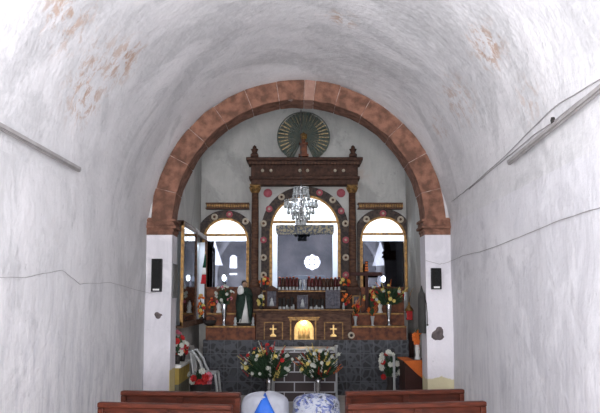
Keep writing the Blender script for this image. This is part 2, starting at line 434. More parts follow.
# arch wall: two piers and the spandrel
ah = arch_hole(AXC, AR+.02, 0, AZC, AR+.02)
def aholes(x):
    h = ah(x); return [h] if h else []
b = MB()
b.box(NX0-.02, AXC-AR, AY0, AY1, 0, AZC); struct(b.build('wall_pier_left', M['pier_l']))
b = MB(); b.box(AXC+AR, NX1+.02, AY0, AY1, 0, AZC); struct(b.build('wall_pier_right', M['pier']))
b = MB(); n = 60; vs = []; fs = []
for i in range(n+1):
    a = PI*i/n
    for r, y in ((AR+.1, AY0+.03), (AR+.2, AY0+.03), (VR-.01, AY0+.03), (VR+.01, AY0+.06), (VR+.01, AY1), (AR+.1, AY1)):
        zz = AZC+r*math.sin(a); vs.append((AXC+r*math.cos(a), y, zz))
for i in range(n):
    for k in range(6): fs.append((i*6+k, i*6+(k+1)%6, i*6+6+(k+1)%6, i*6+6+k))
b.add(vs, fs, True); struct(b.build('wall_arch', M['vault']))
# red sandstone voussoirs
b = MB(); rnd = random.Random(3)
cuts = [0, 14, 29, 44, 60, 73, 83.2, 87.6, 99, 112, 126, 139, 152, 166, 180]
for i in range(len(cuts)-1):
    a0, a1 = math.radians(cuts[i])+.0028, math.radians(cuts[i+1])-.0028
    b.cur = 1 if i == 6 else 0
    m_ = 8; dr = rnd.uniform(-.012, .012); dy = rnd.uniform(-.012, .008)
    vs = []; fs = []
    for j in range(m_+1):
        a = a0+(a1-a0)*j/m_
        for r, y in ((AR, AY0-.03+dy), (AR+.315+dr, AY0-.03+dy), (AR+.315+dr, AY0+.12), (AR+.12, AY1), (AR, AY1)):
            jj = .022*noise.noise(Vector((a*9, r*5, y*3)))
            vs.append((AXC+(r+jj)*math.cos(a), y+jj, AZC+(r+jj)*math.sin(a)))
    for j in range(m_):
        for k in range(5): fs.append((j*5+k, j*5+(k+1)%5, j*5+5+(k+1)%5, j*5+5+k))
    fs += [(4,3,2,1,0), tuple(m_*5+k for k in range(5))]
    b.add(vs, fs)
b.cur = 2
b.arcbar(AXC, AZC, AR+.012, AR+.318, AY0-.012, AY1-.02, 0, PI, 64)
struct(b.build('trim_1', [M['brick'], M['brick2'], M['mortar']], bevel=.008))
# stepped imposts
for n_, s in ((2, -1), (3, 1)):
    b = MB(); zt = Z(219, 12); hs = [.045, .055, .05, .05]; pr = [.05, .03, .055, .02]
    z = zt
    for h, p in zip(hs, pr):
        xi = AXC+s*(AR-p); xo = AXC+s*(AR+.40)
        b.box(min(xi, xo), max(xi, xo), AY0-p, AY1+p*.6, z-h+.006, z); z -= h
    b.box(min(AXC+s*(AR-.005), xo), max(AXC+s*(AR-.005), xo), AY0-.012, AY1, AZC-.17, zt+.02)
    struct(b.build('trim_%d' % n_, M['brick'], bevel=.008))
# rear wall with door and lobed window
RW = (0.2, 3.47, .36)
def rh(x):
    h = []
    if abs(x) < .8: h.append((0, 2.45)); h.append((2.70, 2.86))
    if abs(x+1.6) < .17: h.append((2.86, 2.97)); h.append((3.20, 3.62+math.sqrt(max(0, .17**2-(x+1.6)**2))))
    if abs(x-RW[0]) < RW[2]:
        q = math.sqrt(RW[2]**2-(x-RW[0])**2); q *= 1-.14*abs(math.sin(math.asin((x-RW[0])/RW[2])*4))
        h.append((RW[1]-q, RW[1]+q))
    return h
holedwall('wall_rear', REAR-.12, REAR, NX0-.02, NX1+.02, vtop, rh, M['vault'], dx=.04)
fr = MB(); 
for k in (-.11, .11):
    fr.box(RW[0]+k-.014, RW[0]+k+.014, REAR-.06, REAR-.02, RW[1]-.34, RW[1]+.34); fr.box(RW[0]-.34, RW[0]+.34, REAR-.06, REAR-.02, RW[1]+k-.014, RW[1]+k+.014)
struct(fr.build('window_3', M['wood_m']))

# ---------------------------------------------------------------- chancel
CH = 5.9
AP = 16.0            # altarpiece plane
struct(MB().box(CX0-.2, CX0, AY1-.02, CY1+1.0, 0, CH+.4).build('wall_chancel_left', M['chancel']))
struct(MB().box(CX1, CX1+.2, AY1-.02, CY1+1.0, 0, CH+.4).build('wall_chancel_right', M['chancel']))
b = MB(); lx0, lx1, ly0, ly1 = -.43, .57, 12.9, 13.8  # ceiling opening added for the chancel fill light
b.box(CX0-.2, lx0, AY1-.1, CY1+1, CH, CH+.15); b.box(lx1, CX1+.2, AY1-.1, CY1+1, CH, CH+.15)
b.box(lx0, lx1, AY1-.1, ly0, CH, CH+.15); b.box(lx0, lx1, ly1, CY1+1, CH, CH+.15)
struct(b.build('ceiling_chancel', M['chancel']))
# wall above the great arch, chancel side
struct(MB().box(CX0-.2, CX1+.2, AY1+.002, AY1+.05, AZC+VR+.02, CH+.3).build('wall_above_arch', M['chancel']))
px2m = W(301, 300, AP).x-W(300, 300, AP).x
CN = W(305, 230, AP); RC = 34*px2m
LN = W(226, 241, AP); RN = W(383, 239.5, AP); RS = 22*px2m
NB = Z(300, AP)      # niche sills
hc = arch_hole(CN.x, RC, NB, CN.z, RC); hl = arch_hole(LN.x, RS, NB, LN.z, RS); hr = arch_hole(RN.x, RS, NB, RN.z, RS)
def ch(x): return [h for h in (hl(x), hc(x), hr(x)) if h]
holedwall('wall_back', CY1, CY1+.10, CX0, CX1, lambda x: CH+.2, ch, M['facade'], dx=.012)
# niche boxes behind the openings
for i_, (cN, rr, dpt) in enumerate(((CN, RC, .55), (LN, RS, .45), (RN, RS, .45))):
    b = MB(); y0, y1 = CY1+.10, CY1+.10+dpt; e = .015
    n = 24; pts = [(cN.x+rr+e, NB-.005)]+[(cN.x+(rr+e)*math.cos(PI*k/n), cN.z+(rr+e)*math.sin(PI*k/n)) for k in range(n+1)]+[(cN.x-rr-e, NB-.005)]
    vs = [(p[0], y, p[1]) for y in (y0-.1, y1) for p in pts]; L = len(pts)
    fs = [(k, (k+1)%L, L+(k+1)%L, L+k) for k in range(L)]+[tuple(L+k for k in range(L))]
    b.add(vs, fs); struct(b.build('wall_niche_'+('middle', 'left', 'right')[i_], M['niche']))

# ================================================================== ALTARPIECE
ap = thing('altarpiece', 'tall dark wooden altarpiece framing three arched niches against the chancel back wall', 'altarpiece', (W(304.5, 300, AP).x, AP, NB))
def A(mb, name, m, bevel=0): return mb.build(name, m, ap, bevel=bevel, world=True)
def xz(px, py, Y=AP): p = W(px, py, Y); return p.x, p.z
# entablature: stacked mouldings
def slab(mb, px0, px1, py0, py1, yf, yb=CY1):
    x0, z1 = xz(px0, py0, yf); x1, z0 = xz(px1, py1, yf); mb.box(x0, x1, yf, yb, z0, z1)
e = MB()
slab(e, 246, 363, 157, 160, AP-.42); slab(e, 248, 361, 160, 164, AP-.36); slab(e, 251, 358, 164, 176, AP-.26)
slab(e, 249, 360, 176, 179, AP-.33); slab(e, 251, 358, 179, 184.5, AP-.28)
A(e, 'entablature', M['wood_d'], .01)
d = MB()
for k in range(34):
    p = 250+k*108/33; x, z = xz(p, 163.2, AP-.37); d.box(x-.017, x+.017, AP-.38, AP-.30, z-.025, z+.02)
A(d, 'dentil_course', M['wood_m'])
for p in (262.5, 271, 300, 307.5, 335, 343.5):
    q = W(p, 170.5, AP-.27); A(MB().lathe([(.001, -.028), (.022, -.025), (.032, -.008), (.034, .02)], q, 12, axis='y'), 'boss', M['cream'])
# columns
for p in (254.5, 353):
    yc = AP-.14; x = X(p, yc); zt = Z(184, AP-.25); zb = Z(287, AP-.2)
    c = MB(); r = .073
    c.lathe([(r*1.5, zb), (r*1.5, zb+.05), (r*1.15, zb+.08), (r*1.25, zb+.11), (r, zb+.15), (r*1.02, (zb+zt)/2), (r*.92, zt-.17)], (x, yc, 0), 20)
    A(c, 'column_shaft', M['wood_m'])
    g = MB(); g.lathe([(r*.95, zt-.17), (r*1.1, zt-.15), (r*.95, zt-.13), (r*1.25, zt-.07), (r*1.45, zt-.035), (r*1.3, zt-.03)], (x, yc, 0), 16)
    g.box(x-.105, x+.105, yc-.105, yc+.105, zt-.03, zt+.0)
    for k in range(8):
        a = k*PI/4; g.tube([(x+.07*math.cos(a), yc+.07*math.sin(a), zt-.14), (x+.10*math.cos(a), yc+.10*math.sin(a), zt-.07), (x+.12*math.cos(a), yc+.12*math.sin(a), zt-.05)], [.02, .016, .006], 6)
    A(g, 'column_capital', M['gold'])
    pl = MB(); pl.box(x-.13, x+.13, yc-.13, CY1, Z(313, 15.45), zb); pl.box(x-.15, x+.15, yc-.15, CY1, zb-.06, zb-.02)
    A(pl, 'pedestal', M['wood_d'], .008)
# finials
for p in (254.5, 353):
    q = W(p, 157, AP-.25)
    f = MB(); f.box(q.x-.075, q.x+.075, q.y-.07, q.y+.07, q.z, q.z+.05)
    f.lathe([(.05, .05), (.065, .07), (.045, .09), (.06, .13), (.058, .16), (.03, .18), (.045, .2), (.02, .225), (.004, .24)], q, 12)
    for k in range(6): a = k*PI/3; f.ball((q.x+.055*math.cos(a), q.y+.055*math.sin(a), q.z+.15), .02, 6)
    A(f, 'finial', M['wood_d'])
# side lintels
for (p0, p1) in ((205.5, 249), (358, 403)):
    l = MB(); slab(l, p0, p1, 202.5, 204, AP-.16); slab(l, p0+1, p1, 204, 207.5, AP-.11); slab(l, p0, p1, 207.5, 208.8, AP-.14)
    A(l, 'side_lintel', M['wood_m'], .006)
    d = MB(); k = p0+2
    while k < p1: x, z = xz(k, 205.8, AP-.12); d.box(x-.009, x+.009, AP-.13, AP-.10, z-.03, z+.03); k += 1.7
    A(d, 'fluting', M['gold'])
# arch frames
lo, hi = CX0+.004, CX1-.004
bz = Z(292, AP)
def frame(c, ri, ro, clampx, nm):
    f = MB(); yf = AP-.07
    f.arcbar(c.x, c.z, ri, ro, yf, CY1, 0, PI, 48, clampx)
    for s in (-1, 1):
        xa, xb = sorted((c.x+s*ri, c.x+s*ro)); xa = max(xa, clampx[0]); xb = min(xb, clampx[1])
        if xb-xa > .004: f.box(xa, xb, yf, CY1, bz, c.z)
    A(f, nm, M['arch_d'])
    g = MB(); g.arcbar(c.x, c.z, ri-.022, ri+.02, yf-.03, CY1-.01, 0, PI, 48, clampx);
    for s in (-1, 1):
        xa, xb = sorted((c.x+s*(ri-.022), c.x+s*(ri+.03))); xa = max(xa, clampx[0]); xb = min(xb, clampx[1])
        if xb-xa > .004: g.box(xa, xb, yf-.03, CY1-.01, bz, c.z)
    A(g, 'gilt_edge', M['gold'])
frame(CN, RC, 44*px2m, (X(258, AP), X(350, AP)), 'arch_frame')
frame(LN, RS, 31*px2m, (lo, X(250.5, AP)), 'arch_frame')
frame(RN, RS, 31*px2m, (X(357.5, AP), hi), 'arch_frame')
# medallions
def medal(px, py, pinkish, r=.068):
    yf = AP-.07; q = W(px, py, yf); m_ = MB()
    m_.lathe([(r*.2, -.012), (r*.55, -.03), (r*.9, -.026), (r, -.01), (r, .02)], q, 14, axis='y')
    o = A(m_, 'medallion', M['pink'] if pinkish else M['cream'])
    k = MB(); k.lathe([(.002, -.05), (r*.35, -.045), (r*.42, -.015)], q, 10, axis='y')
    k.build('rosette', M['cream'] if pinkish else M['wood_m'], o, world=True)
for (p, q, k) in [(263.5, 275, 0), (263.5, 257.5, 0), (263.5, 240, 1), (263.5, 223.5, 0), (269.2, 209, 1), (281.5, 197, 0), (306, 190, 0), (319.5, 192.7, 1), (332.7, 200, 0), (341.3, 211, 1), (345.5, 223.5, 0), (345.8, 240, 1), (345.8, 257.5, 0), (345.8, 275, 1),
                  (214.5, 217, 0), (229.5, 214.5, 1), (245.5, 221.3, 0), (366.5, 219.3, 0), (383, 213.5, 1), (400.5, 219.5, 0)]:
    medal(p, q, k)
for p in (267.8, 341): 
    q = W(p, 193, AP+.04); m_ = MB().lathe([(.03, -.02), (.085, -.014), (.09, .012)], q, 16, axis='y'); A(m_, 'medallion', M['pink'])
# gilt bars at the foot of each lunette, the glass sheets below, the lamps behind the bars
def pane(c, half, ytop, ybot, yp, ang, nm, side=0):
    x0, x1 = c.x-half, c.x+half; zt, zb = Z(ytop, yp), Z(ybot, yp)
    xm = (x0+x1)/2; ca, sa = math.cos(ang), math.sin(ang); b_ = MB(); vs = []
    for (x, dy) in ((x0, -.006), (x1, -.006), (x1, .006), (x0, .006)):
        for z in (zb, zt): vs.append((xm+(x-xm)*ca-dy*sa, yp+(x-xm)*sa+dy*ca, z))
    b_.add(vs, [(0,2,3,1), (4,6,7,5), (2,4,5,3), (6,0,1,7), (1,3,5,7), (0,6,4,2)])
    return A(b_, nm, M['mirror'])
for c, r, yb_, in ((CN, RC, 222), (LN, RS, 235), (RN, RS, 234)):
    z = Z(yb_, AP); b_ = MB(); b_.box(c.x-r, c.x+r, AP-.06, CY1+.06, z-.022, z+.022); A(b_, 'gilt_bar', M['gold'], .004)
    t = MB(); t.tube([(c.x-r*.8, CY1+.11, z+.0), (c.x+r*.8, CY1+.11, z+.0)], .014, 8); A(t, 'lamp_tube', M['tube'])
    lt = area('niche_lamp', (c.x, CY1+.30, z+.42 if c is CN else z+.22), (0, 0, 0), r*1.1, .2, 16 if c is CN else 7, (.92, .96, 1)); 
    lt.rotation_euler = (0, 0, 0)
    l2 = area('niche_lamp_up', (c.x, CY1+.12, z+.03), (PI, 0, 0), r*1.4, .05, 18 if c is CN else 9, (.92, .97, 1)); l2.rotation_euler = (PI-.5, 0, 0)
pane(CN, 28*px2m, 234, 300, AP+.14, -.0087, 'glass_sheet')
pane(LN, 20.5*px2m, 241, 300, AP+.14, .035, 'glass_sheet')
pane(RN, 21.5*px2m, 241, 300, AP+.14, -.03, 'glass_sheet')
v = MB(); 
for k in range(30):
    x = CN.x+(-28+56*k/29)*px2m; zt = Z(225, AP+.1)
    v.lathe([(.012, zt-.19), (.030, zt-.16), (.034, zt-.08), (.03, zt)], (x, AP+.09+.01*(k%2), 0), 6)
A(v, 'valance', mat('patterned_valance', (.45, .40, .28), .7, (.13, .15, .2), 26, lo=.45, hi=.55))

# fan halo on top of the entablature
q = W(303.5, 157, AP-.2)
fan = thing('rayed_fan', 'dark green pleated fan halo with gilt rays rising above the altarpiece entablature', 'ornament', (q.x, AP-.1, q.z))
Rf = 26.5*px2m; cz = Z(137, AP-.1)-q.z
b = MB(); g = MB(); n = 72; vs = [(0, 0, cz)]; fs = []
for i in range(n+1):
    a = -1.15+(PI+2.3)*i/n
    rr = Rf*(1-.06*abs(math.sin(2*a))*(math.sin(a) > 0)); zz = cz+rr*.98*math.sin(a)
    if zz < .012: 
        k = (cz-.012)/(cz-zz); rr *= k; zz = .012
    vs.append((rr*math.cos(a), .028*(1 if i % 2 else -1)-.0, zz))
for i in range(n): fs.append((0, i+1, i+2))
b.add(vs, fs); o = b.build('pleated_disc', M['fan'], fan); sd = o.modifiers.new('s', 'SOLIDIFY'); sd.thickness = .012
rnd = random.Random(5)
for i in range(27):
    a = -.75+(PI+1.5)*i/26; low = abs(math.cos(a)) > .75
    r0, r1 = (.60, .96) if low else (.42+.25*rnd.random(), .85)
    wd = .022 if low else .006
    p0 = (Rf*r0*math.cos(a), -.035, cz+Rf*r0*.98*math.sin(a)); p1 = (Rf*r1*math.cos(a), -.035, cz+Rf*r1*.98*math.sin(a))
    if p1[2] > .02: (g if low else g).bar(p0, p1, .008, wd, up=(-math.sin(a), 0, math.cos(a)))
g.build('gilt_rays', M['ray'], fan)
t = MB().tube([(Rf*math.cos(a)*1.0, 0, max(.012, cz+Rf*.98*math.sin(a))) for a in [-.6+(PI+1.2)*k/40 for k in range(41)]], .013, 6); t.build('rim', M['fan'], fan)
r = MB()
for k in range(6):
    a = k*PI/3+.5; r.lathe([(.005, -.05), (.035, -.03), (.03, 0)], (.045*math.cos(a), -.03, cz+.045*math.sin(a)), 8, axis='y')
r.ball((0, -.06, cz), .045, 8); r.build('rosette', M['gold'], fan)
st_ = MB(); st_.box(-.10, .10, -.2, -.06, 0, .05); st_.box(-.07, .07, -.18, -.07, .05, .25); st_.box(-.09, .09, -.2, -.06, .25, .28)
st_.lathe([(.05, .28), (.035, .31), (.05, .35)], (0, -.12, 0), 10); st_.build('pedestal', M['marble'], fan, bevel=.006)

# ================================================================== CHANDELIER
cy = 14.3; q = W(301, 205, cy); CT, CB = Z(187, cy)-q.z, Z(226, cy)-q.z
chd = thing('chandelier', 'tiered crystal chandelier hanging on a chain before the middle niche', 'chandelier', q)
b = MB(); b.tube([(0,0,CT), (0,0,CB+.1)], .02, 8); b.lathe([(.03, CB+.08), (.06, CB+.12), (.02, CB+.2)], n=10); b.lathe([(.02, CT-.05), (.07, CT-.02), (.05, CT)], n=12)
tiers = [(.13, CT-.02, 12, .12), (.15, CT-.16, 12, .10), (.295, CT-.26, 24, .12), (.24, CT-.38, 20, .12), (.16, CT-.48, 15, .12), (.085, CT-.58, 10, .12)]
for (r_, z_, n_, h_) in tiers:
    b.tube([(r_*math.cos(2*PI*k/24), r_*math.sin(2*PI*k/24), z_) for k in range(25)], .007, 5)
    for k in range(4): a = k*PI/2; b.tube([(0, 0, z_+.02), (r_*math.cos(a), r_*math.sin(a), z_)], .005, 5)
b.build('frame', M['silver'], chd)
b = MB(); z = CT; k = 0
while z+q.z < CH-.02: 
    b.box(-.012 if k % 2 else -.004, .012 if k % 2 else .004, -.004 if k % 2 else -.012, .004 if k % 2 else .012, z, z+.05); z += .047; k += 1
b.build('chain', M['pot'], chd)
b = MB(); rnd = random.Random(9)
for i in range(len(tiers)-1):
    r0, z0 = tiers[i][0], tiers[i][1]; r1, z1 = tiers[i+1][0], tiers[i+1][1]
    for k in range(9):
        a = 2*PI*k/9
        for j in range(5):
            u = (j+.5)/5; rr = (r0*(1-u)+r1*u)*(1-.25*math.sin(PI*u)); b.ball((rr*math.cos(a), rr*math.sin(a), z0*(1-u)+z1*u), .013, 5)
for (r_, z_, n_, h_) in tiers:
    for k in range(26): a = 2*PI*k/26; b.ball((r_*math.cos(a), r_*math.sin(a), z_+.01), .014, 5)
o = b.build('crystal_beads', M['crystal'], chd); o['kind'] = 'stuff'
dm = None; cnt = 0
for (r_, z_, n_, h_) in tiers:
    for k in range(n_):
        a = 2*PI*k/n_+z_*3
        if dm is None:
            dm = MB().lathe([(.002, -1), (.013, -.86), (.016, -.62), (.009, -.42), (.012, -.3), (.009, -.16), (.002, 0)], n=6).mesh('crystal_drop', [M['crystal']])
        o = bpy.data.objects.new('crystal_drop', dm); C.objects.link(o); o.parent = chd
        o.location = (r_*math.cos(a), r_*math.sin(a), z_-.005); o.scale = (1.35, 1.35, h_); cnt += 1

# ================================================================== PLATFORM AND ALTAR
PY = 14.9
zp = Z(340, PY)
b = MB(); b.box(X(203.5, PY), X(408, PY), PY, AP-.1, 0, zp); 
pf = b.build('stone_platform', M['stone'], base=True); tag(pf, 'long waist-high platform faced in dark mosaic stone beneath the altar', 'platform')
def step(p0, p1, py0, py1, yf, yb, label):
    x0, x1 = X(p0, yf), X(p1, yf); z0, z1 = Z(py1, yf), Z(py0, yf)
    t = thing('altar_step', label, 'step', ((x0+x1)/2, (yf+yb)/2, z0))
    MB().box(x0, x1, yf+.01, yb, z0, z1-.03).build('body', M['marble'], t, world=True)
    MB().box(x0, x1, yf-.02, yb, z1-.03, z1).build('ledge', M['gold'], t, bevel=.006, world=True)
    g_ = MB(); n = 3
    for k in range(n):
        xa = x0+(x1-x0)*(k+.06)/n; xb = x0+(x1-x0)*(k+.94)/n; h = z1-z0-.03
        g_.box(xa, xb, yf+.002, yf+.012, z0+h*.15, z0+h*.85)
    g_.build('panel', M['marble'], t, world=True)
    return z1
S1L = step(206, 255.5, 326, 340, PY+.0, 15.42, 'low reddish painted step with gilt ledge, left of the altar box')
S1R = step(351.5, 406, 326, 340, PY+.0, 15.42, 'low reddish painted step with gilt ledge, right of the altar box')
def step2(p0, p1, zb, label):
    yf = 15.45; x0, x1 = X(p0, yf), X(p1, yf); z1 = Z(313, yf)
    t = thing('altar_step', label, 'step', ((x0+x1)/2, 15.7, zb))
    MB().box(x0, x1, yf, AP-.2, zp, z1-.03).build('body', M['marble'], t, world=True)
    MB().box(x0, x1, yf-.02, AP-.2, z1-.03, z1).build('ledge', M['gold'], t, bevel=.006, world=True); return z1
S2L = step2(207, 255.5, zp, 'upper reddish step at the foot of the left niche')
S2R = step2(352, 404, zp, 'upper reddish step at the foot of the right niche')
# sills under niches
for (p0, p1, lb) in ((206, 247, 'left'), (361, 404, 'right')):
    b = MB(); y = AP-.2; b.box(X(p0, y), X(p1, y), y, AP-.071, S2L-.2, Z(289, y)); b.box(X(p0, y), X(p1, y), y-.02, AP-.071, Z(289, y), Z(287, y))
    o = b.build('niche_sill', M['marble'], base=True); tag(o, 'reddish wooden sill panel below the %s niche' % lb, 'sill')
# altar box
ax0, ax1 = X(256.5, PY), X(351, PY); mz = Z(309.5, PY-.1)
al = thing('altar', 'brown wooden altar box with gilt crosses and a glowing gold tabernacle', 'altar', ((ax0+ax1)/2, PY, zp))
tx0, tx1 = X(294, PY), X(314, PY); tz1 = Z(323.5, PY); txc = (tx0+tx1)/2; th = (tx1-tx0)/2
b = MB()
# front with an arched recess for the tabernacle
n = 10
b.box(ax0, tx0, PY-.02, 15.3, zp, mz-.03); b.box(tx1, ax1, PY-.02, 15.3, zp, mz-.03); b.box(tx0, tx1, PY-.02, 15.3, tz1+.09, mz-.03)
b.box(tx0, tx1, PY+.13, 15.3, zp, mz-.03)
b.build('body', M['wood_m'], al, world=True)
b = MB(); b.box(ax0-.05, ax1+.05, PY-.08, 15.35, mz-.035, mz); b.box(ax0-.02, ax1+.02, PY-.05, 15.32, mz-.07, mz-.035)
b.build('altar_slab', M['wood_m'], al, bevel=.006, world=True)
g = MB(); g.box(ax0-.052, ax1+.052, PY-.084, PY-.078, mz-.012, mz-.002); g.build('gilt_edge', M['gold'], al, world=True)
for (p0, p1, pc) in ((264, 283, 273.3), (324, 343, 333.3)):
    y = PY-.03; x0, x1, zt, zb = X(p0, y), X(p1, y), Z(322, y), Z(339.3, y); g = MB(); t_ = .018
    g.box(x0, x1, y-.012, y+.012, zt-t_, zt); g.box(x0, x0+t_, y-.012, y+.012, zb, zt); g.box(x1-t_, x1, y-.012, y+.012, zb, zt)
    g.build('gilt_panel_frame', M['gold'], al, bevel=.003, world=True)
    xc = X(pc, y); c = MB(); zc = Z(329, y)
    c.box(xc-.012, xc+.012, y-.014, y+.012, Z(334, y), Z(325.6, y)); c.box(xc-.05, xc+.05, y-.013, y+.012, zc-.012, zc+.012)
    for (dx, dz) in ((-.05, 0), (.05, 0)): c.ball((xc+dx, y, zc+dz), .018, 8, (1, .6, 1))
    c.ball((xc, y, Z(325.6, y)), .018, 8, (1, .6, 1))
    c.box(xc-.035, xc+.035, y-.014, y+.012, Z(335, y), Z(334, y)); c.box(xc-.055, xc+.055, y-.014, y+.012, Z(336.6, y), Z(335, y))
    c.build('gilt_cross', M['goldb'], al, world=True)
# tabernacle
g = MB(); y = PY-.04
g.box(X(289, y), X(318.5, y), y-.02, y+.02, Z(320.5, y), Z(317.5, y)); g.box(X(288, y), X(319.5, y), y-.03, y+.02, Z(318, y), Z(316.8, y))
for p in (290.6, 315.6): g.box(X(p-.7, y), X(p+.7, y), y-.01, y+.02, zp, Z(320.5, y))
g.build('tabernacle_surround', M['gold'], al, bevel=.004, world=True)
sp = MB(); m_ = 14
for k in range(m_):      # spandrel filling above the arched door
    a0, a1 = PI*k/m_, PI*(k+1)/m_; cz_ = tz1+.09-th
    p = [(txc+th*math.cos(a0), cz_+th*math.sin(a0)), (txc+th*math.cos(a1), cz_+th*math.sin(a1))]
    top = tz1+.1
    sp.add([(p[0][0], PY-.018, p[0][1]), (p[1][0], PY-.018, p[1][1]), (p[1][0], PY-.018, top), (p[0][0], PY-.018, top),
            (p[0][0], PY+.13, p[0][1]), (p[1][0], PY+.13, p[1][1]), (p[1][0], PY+.13, top), (p[0][0], PY+.13, top)],
           [(0,1,2,3), (4,5,6,7), (0,4,5,1), (2,6,7,3)])
sp.build('arched_recess', M['wood_m'], al, world=True)
d_ = MB(); cz_ = tz1+.02-th; yb_ = PY+.10
pts = [(txc+th*.97, zp+.005)]+[(txc+th*.97*math.cos(PI*k/16), cz_+.05+th*.97*math.sin(PI*k/16)) for k in range(17)]+[(txc-th*.97, zp+.005)]
L = len(pts); d_.add([(p[0], y_, p[1]) for y_ in (yb_-.015, yb_+.02) for p in pts], [tuple(range(L)), tuple(L+k for k in range(L))[::-1]]+[(k, (k+1)%L, L+(k+1)%L, L+k) for k in range(L)])
for s in (-1, 0, 1):     # low relief of three robed figures
    x = txc+s*.075; h = .20+.05*(s == 0)
    d_.lathe([(.035, 0), (.03, h*.4), (.034, h*.62), (.014, h*.75), (.022, h*.86), (.003, h*.97)], (x, yb_-.015, zp+.02), 10, 1, .5)
d_.arcbar(txc, cz_+.05, th*.80, th*.9, yb_-.03, yb_, 0, PI, 20)
d_.build('tabernacle_door', M['goldb'], al, world=True)
tl = bpy.data.lights.new('tabernacle_lamp', 'POINT'); tl.energy = 4; tl.color = (1, .74, .42); tl.shadow_soft_size = .03
o = bpy.data.objects.new('tabernacle_lamp', tl); C.objects.link(o); o.location = (txc, PY+.02, tz1+.03)
# round dial ornament at the right foot
q = W(351.3, 335.3, PY-.04)
o = MB().lathe([(.035, -.02), (.05, -.03), (.062, -.02), (.062, .02)], q, 16, axis='y').build('round_plaque', M['cream'], base=True)
k_ = MB().lathe([(.004, -.045), (.022, -.04), (.03, -.02)], (0, .0, .062), 12, axis='y').build('dark_centre', M['pot'], o)
tag(o, 'small round cream plaque fixed at the lower right corner of the altar box', 'plaque')

# gradine (raised shelf) behind the altar slab
gy = 15.42; gz = Z(290, gy); gx0, gx1 = X(262.5, gy), X(346, gy)
gr = thing('candle_shelf', 'raised dark wooden candle shelf along the back of the altar', 'shelf', ((gx0+gx1)/2, gy, mz))
MB().box(gx0, gx1, gy, AP-.12, gz-.04, gz).build('shelf_board', M['wood_m'], gr, bevel=.006, world=True)
MB().box(gx0, gx1, gy+.28, AP-.15, zp, gz-.04).build('back_board', M['wood_d'], gr, world=True)
for x in (gx0, gx1-.04): MB().box(x, x+.04, gy+.02, gy+.28, zp, gz-.04).build('side_board', M['wood_d'], gr, world=True)
MB().box(gx0+.04, gx1-.04, 15.36, gy+.28, zp, mz).build('under_board', M['wood_d'], gr, world=True)
bb = MB(); bb.box(X(278, AP-.15), X(298.5, AP-.15), AP-.17, AP-.13, gz, Z(279, AP-.15)); bb.box(X(306.5, AP-.15), X(341, AP-.15), AP-.17, AP-.13, gz, Z(279, AP-.15)); bb.build('added_glare_board', M['wood_d'], gr, world=True)  # boards added to hide the bright door reflection behind the candles
g = MB().box(gx0, gx1, gy-.008, gy-.001, gz-.03, gz-.015).build('gilt_line', M['gold'], gr, world=True)

# ------------------------------------------------ votive candles
def proto_candle(h, kind):
    t = thing('votive_candle', '', 'candle', (0,0,0))
    if kind in ('tall', 'amber'):
        MB().lathe([(.027, 0), (.029, .01), (.024, .02), (.020, .045), (.022, .06)], n=12).build('glass_foot', M['plastic'], t)
        MB().lathe([(.022, .06), (.028, .08), (.030, .13), (.024, h)], n=12).build('cup', M['candle'] if kind == 'tall' else M['dark_amber'], t)
        MB().lathe([(.022, h-.01), (.024, h+.005), (.002, h+.012)], n=8).build('wax', M['orange'], t)
    else:
        MB().lathe([(.028, 0), (.03, .02), (.026, .04), (.028, .05)], n=12).build('glass_foot', M['plastic'], t)
        MB().lathe([(.026, .05), (.03, .06), (.03, h)], n=12).build('cup', M['pot'], t)
    return t
pc = proto_candle(.24, 'tall'); used = False; pcs = []
ks = [279.5, 283, 286.7, 290.2, 293.6, 297, 309, 312.5, 316.2, 320, 323.8, 327.6, 331.5, 335.5, 339]
rnd = random.Random(11)
for p in ks:
    kk = int(p*7) % 3
    if kk == 1:
        if not pcs: pcs.append(proto_candle(.24, 'amber')); o = pcs[0]
        else: o = copy_tree(pcs[0])
    else:
        o = pc if not used else copy_tree(pc); used = True
    o.location = (X(p, gy+.1), gy+.1+rnd.uniform(-.02, .03), gz); o.scale = (1, 1, rnd.uniform(.9, 1.08))
    tag(o, 'dark glass candle cup with pale foot in the row on top of the candle shelf', 'candle', 'candle cups on the raised shelf')
for p in (300.3, 304.3):
    t = thing('glass_candlestick', 'clear white candle glass, %s of the pair in mid row' % ('left' if p < 302 else 'right'), 'candle', (X(p, gy+.07), gy+.07, gz))
    MB().lathe([(.03, 0), (.028, .015), (.01, .03), (.01, .08), (.024, .11), (.024, .17), (.016, .20)], n=12).build('glass', M['plastic'], t)
pc = proto_candle(.21, 'short'); used = False
for p in (280, 284, 288, 292, 311, 315, 319, 322.5):
    o = pc if not used else copy_tree(pc); used = True
    y = 15.2+rnd.uniform(0, .05)
    o.location = (X(p, y), y, mz); o.scale = (1, 1, rnd.uniform(.85, 1.1))
    tag(o, 'dark candle jar with pale foot standing on the altar slab below the raised shelf', 'candle', 'dark candle jars on the altar slab')
for p, hh in ((293.5, .09), (287, .08), (316.5, .08), (322, .07), (343.5, .12)):
    y = 15.03
    o = MB().lathe([(.02, 0), (.022, hh*.6), (.012, hh*.8), (.014, hh)], (X(p, y), y, mz), 10).build('candle_stub', M['plastic'], base=True)
    tag(o, 'short white candle stub on the front of the altar slab', 'candle', 'white candle stubs on the altar slab')

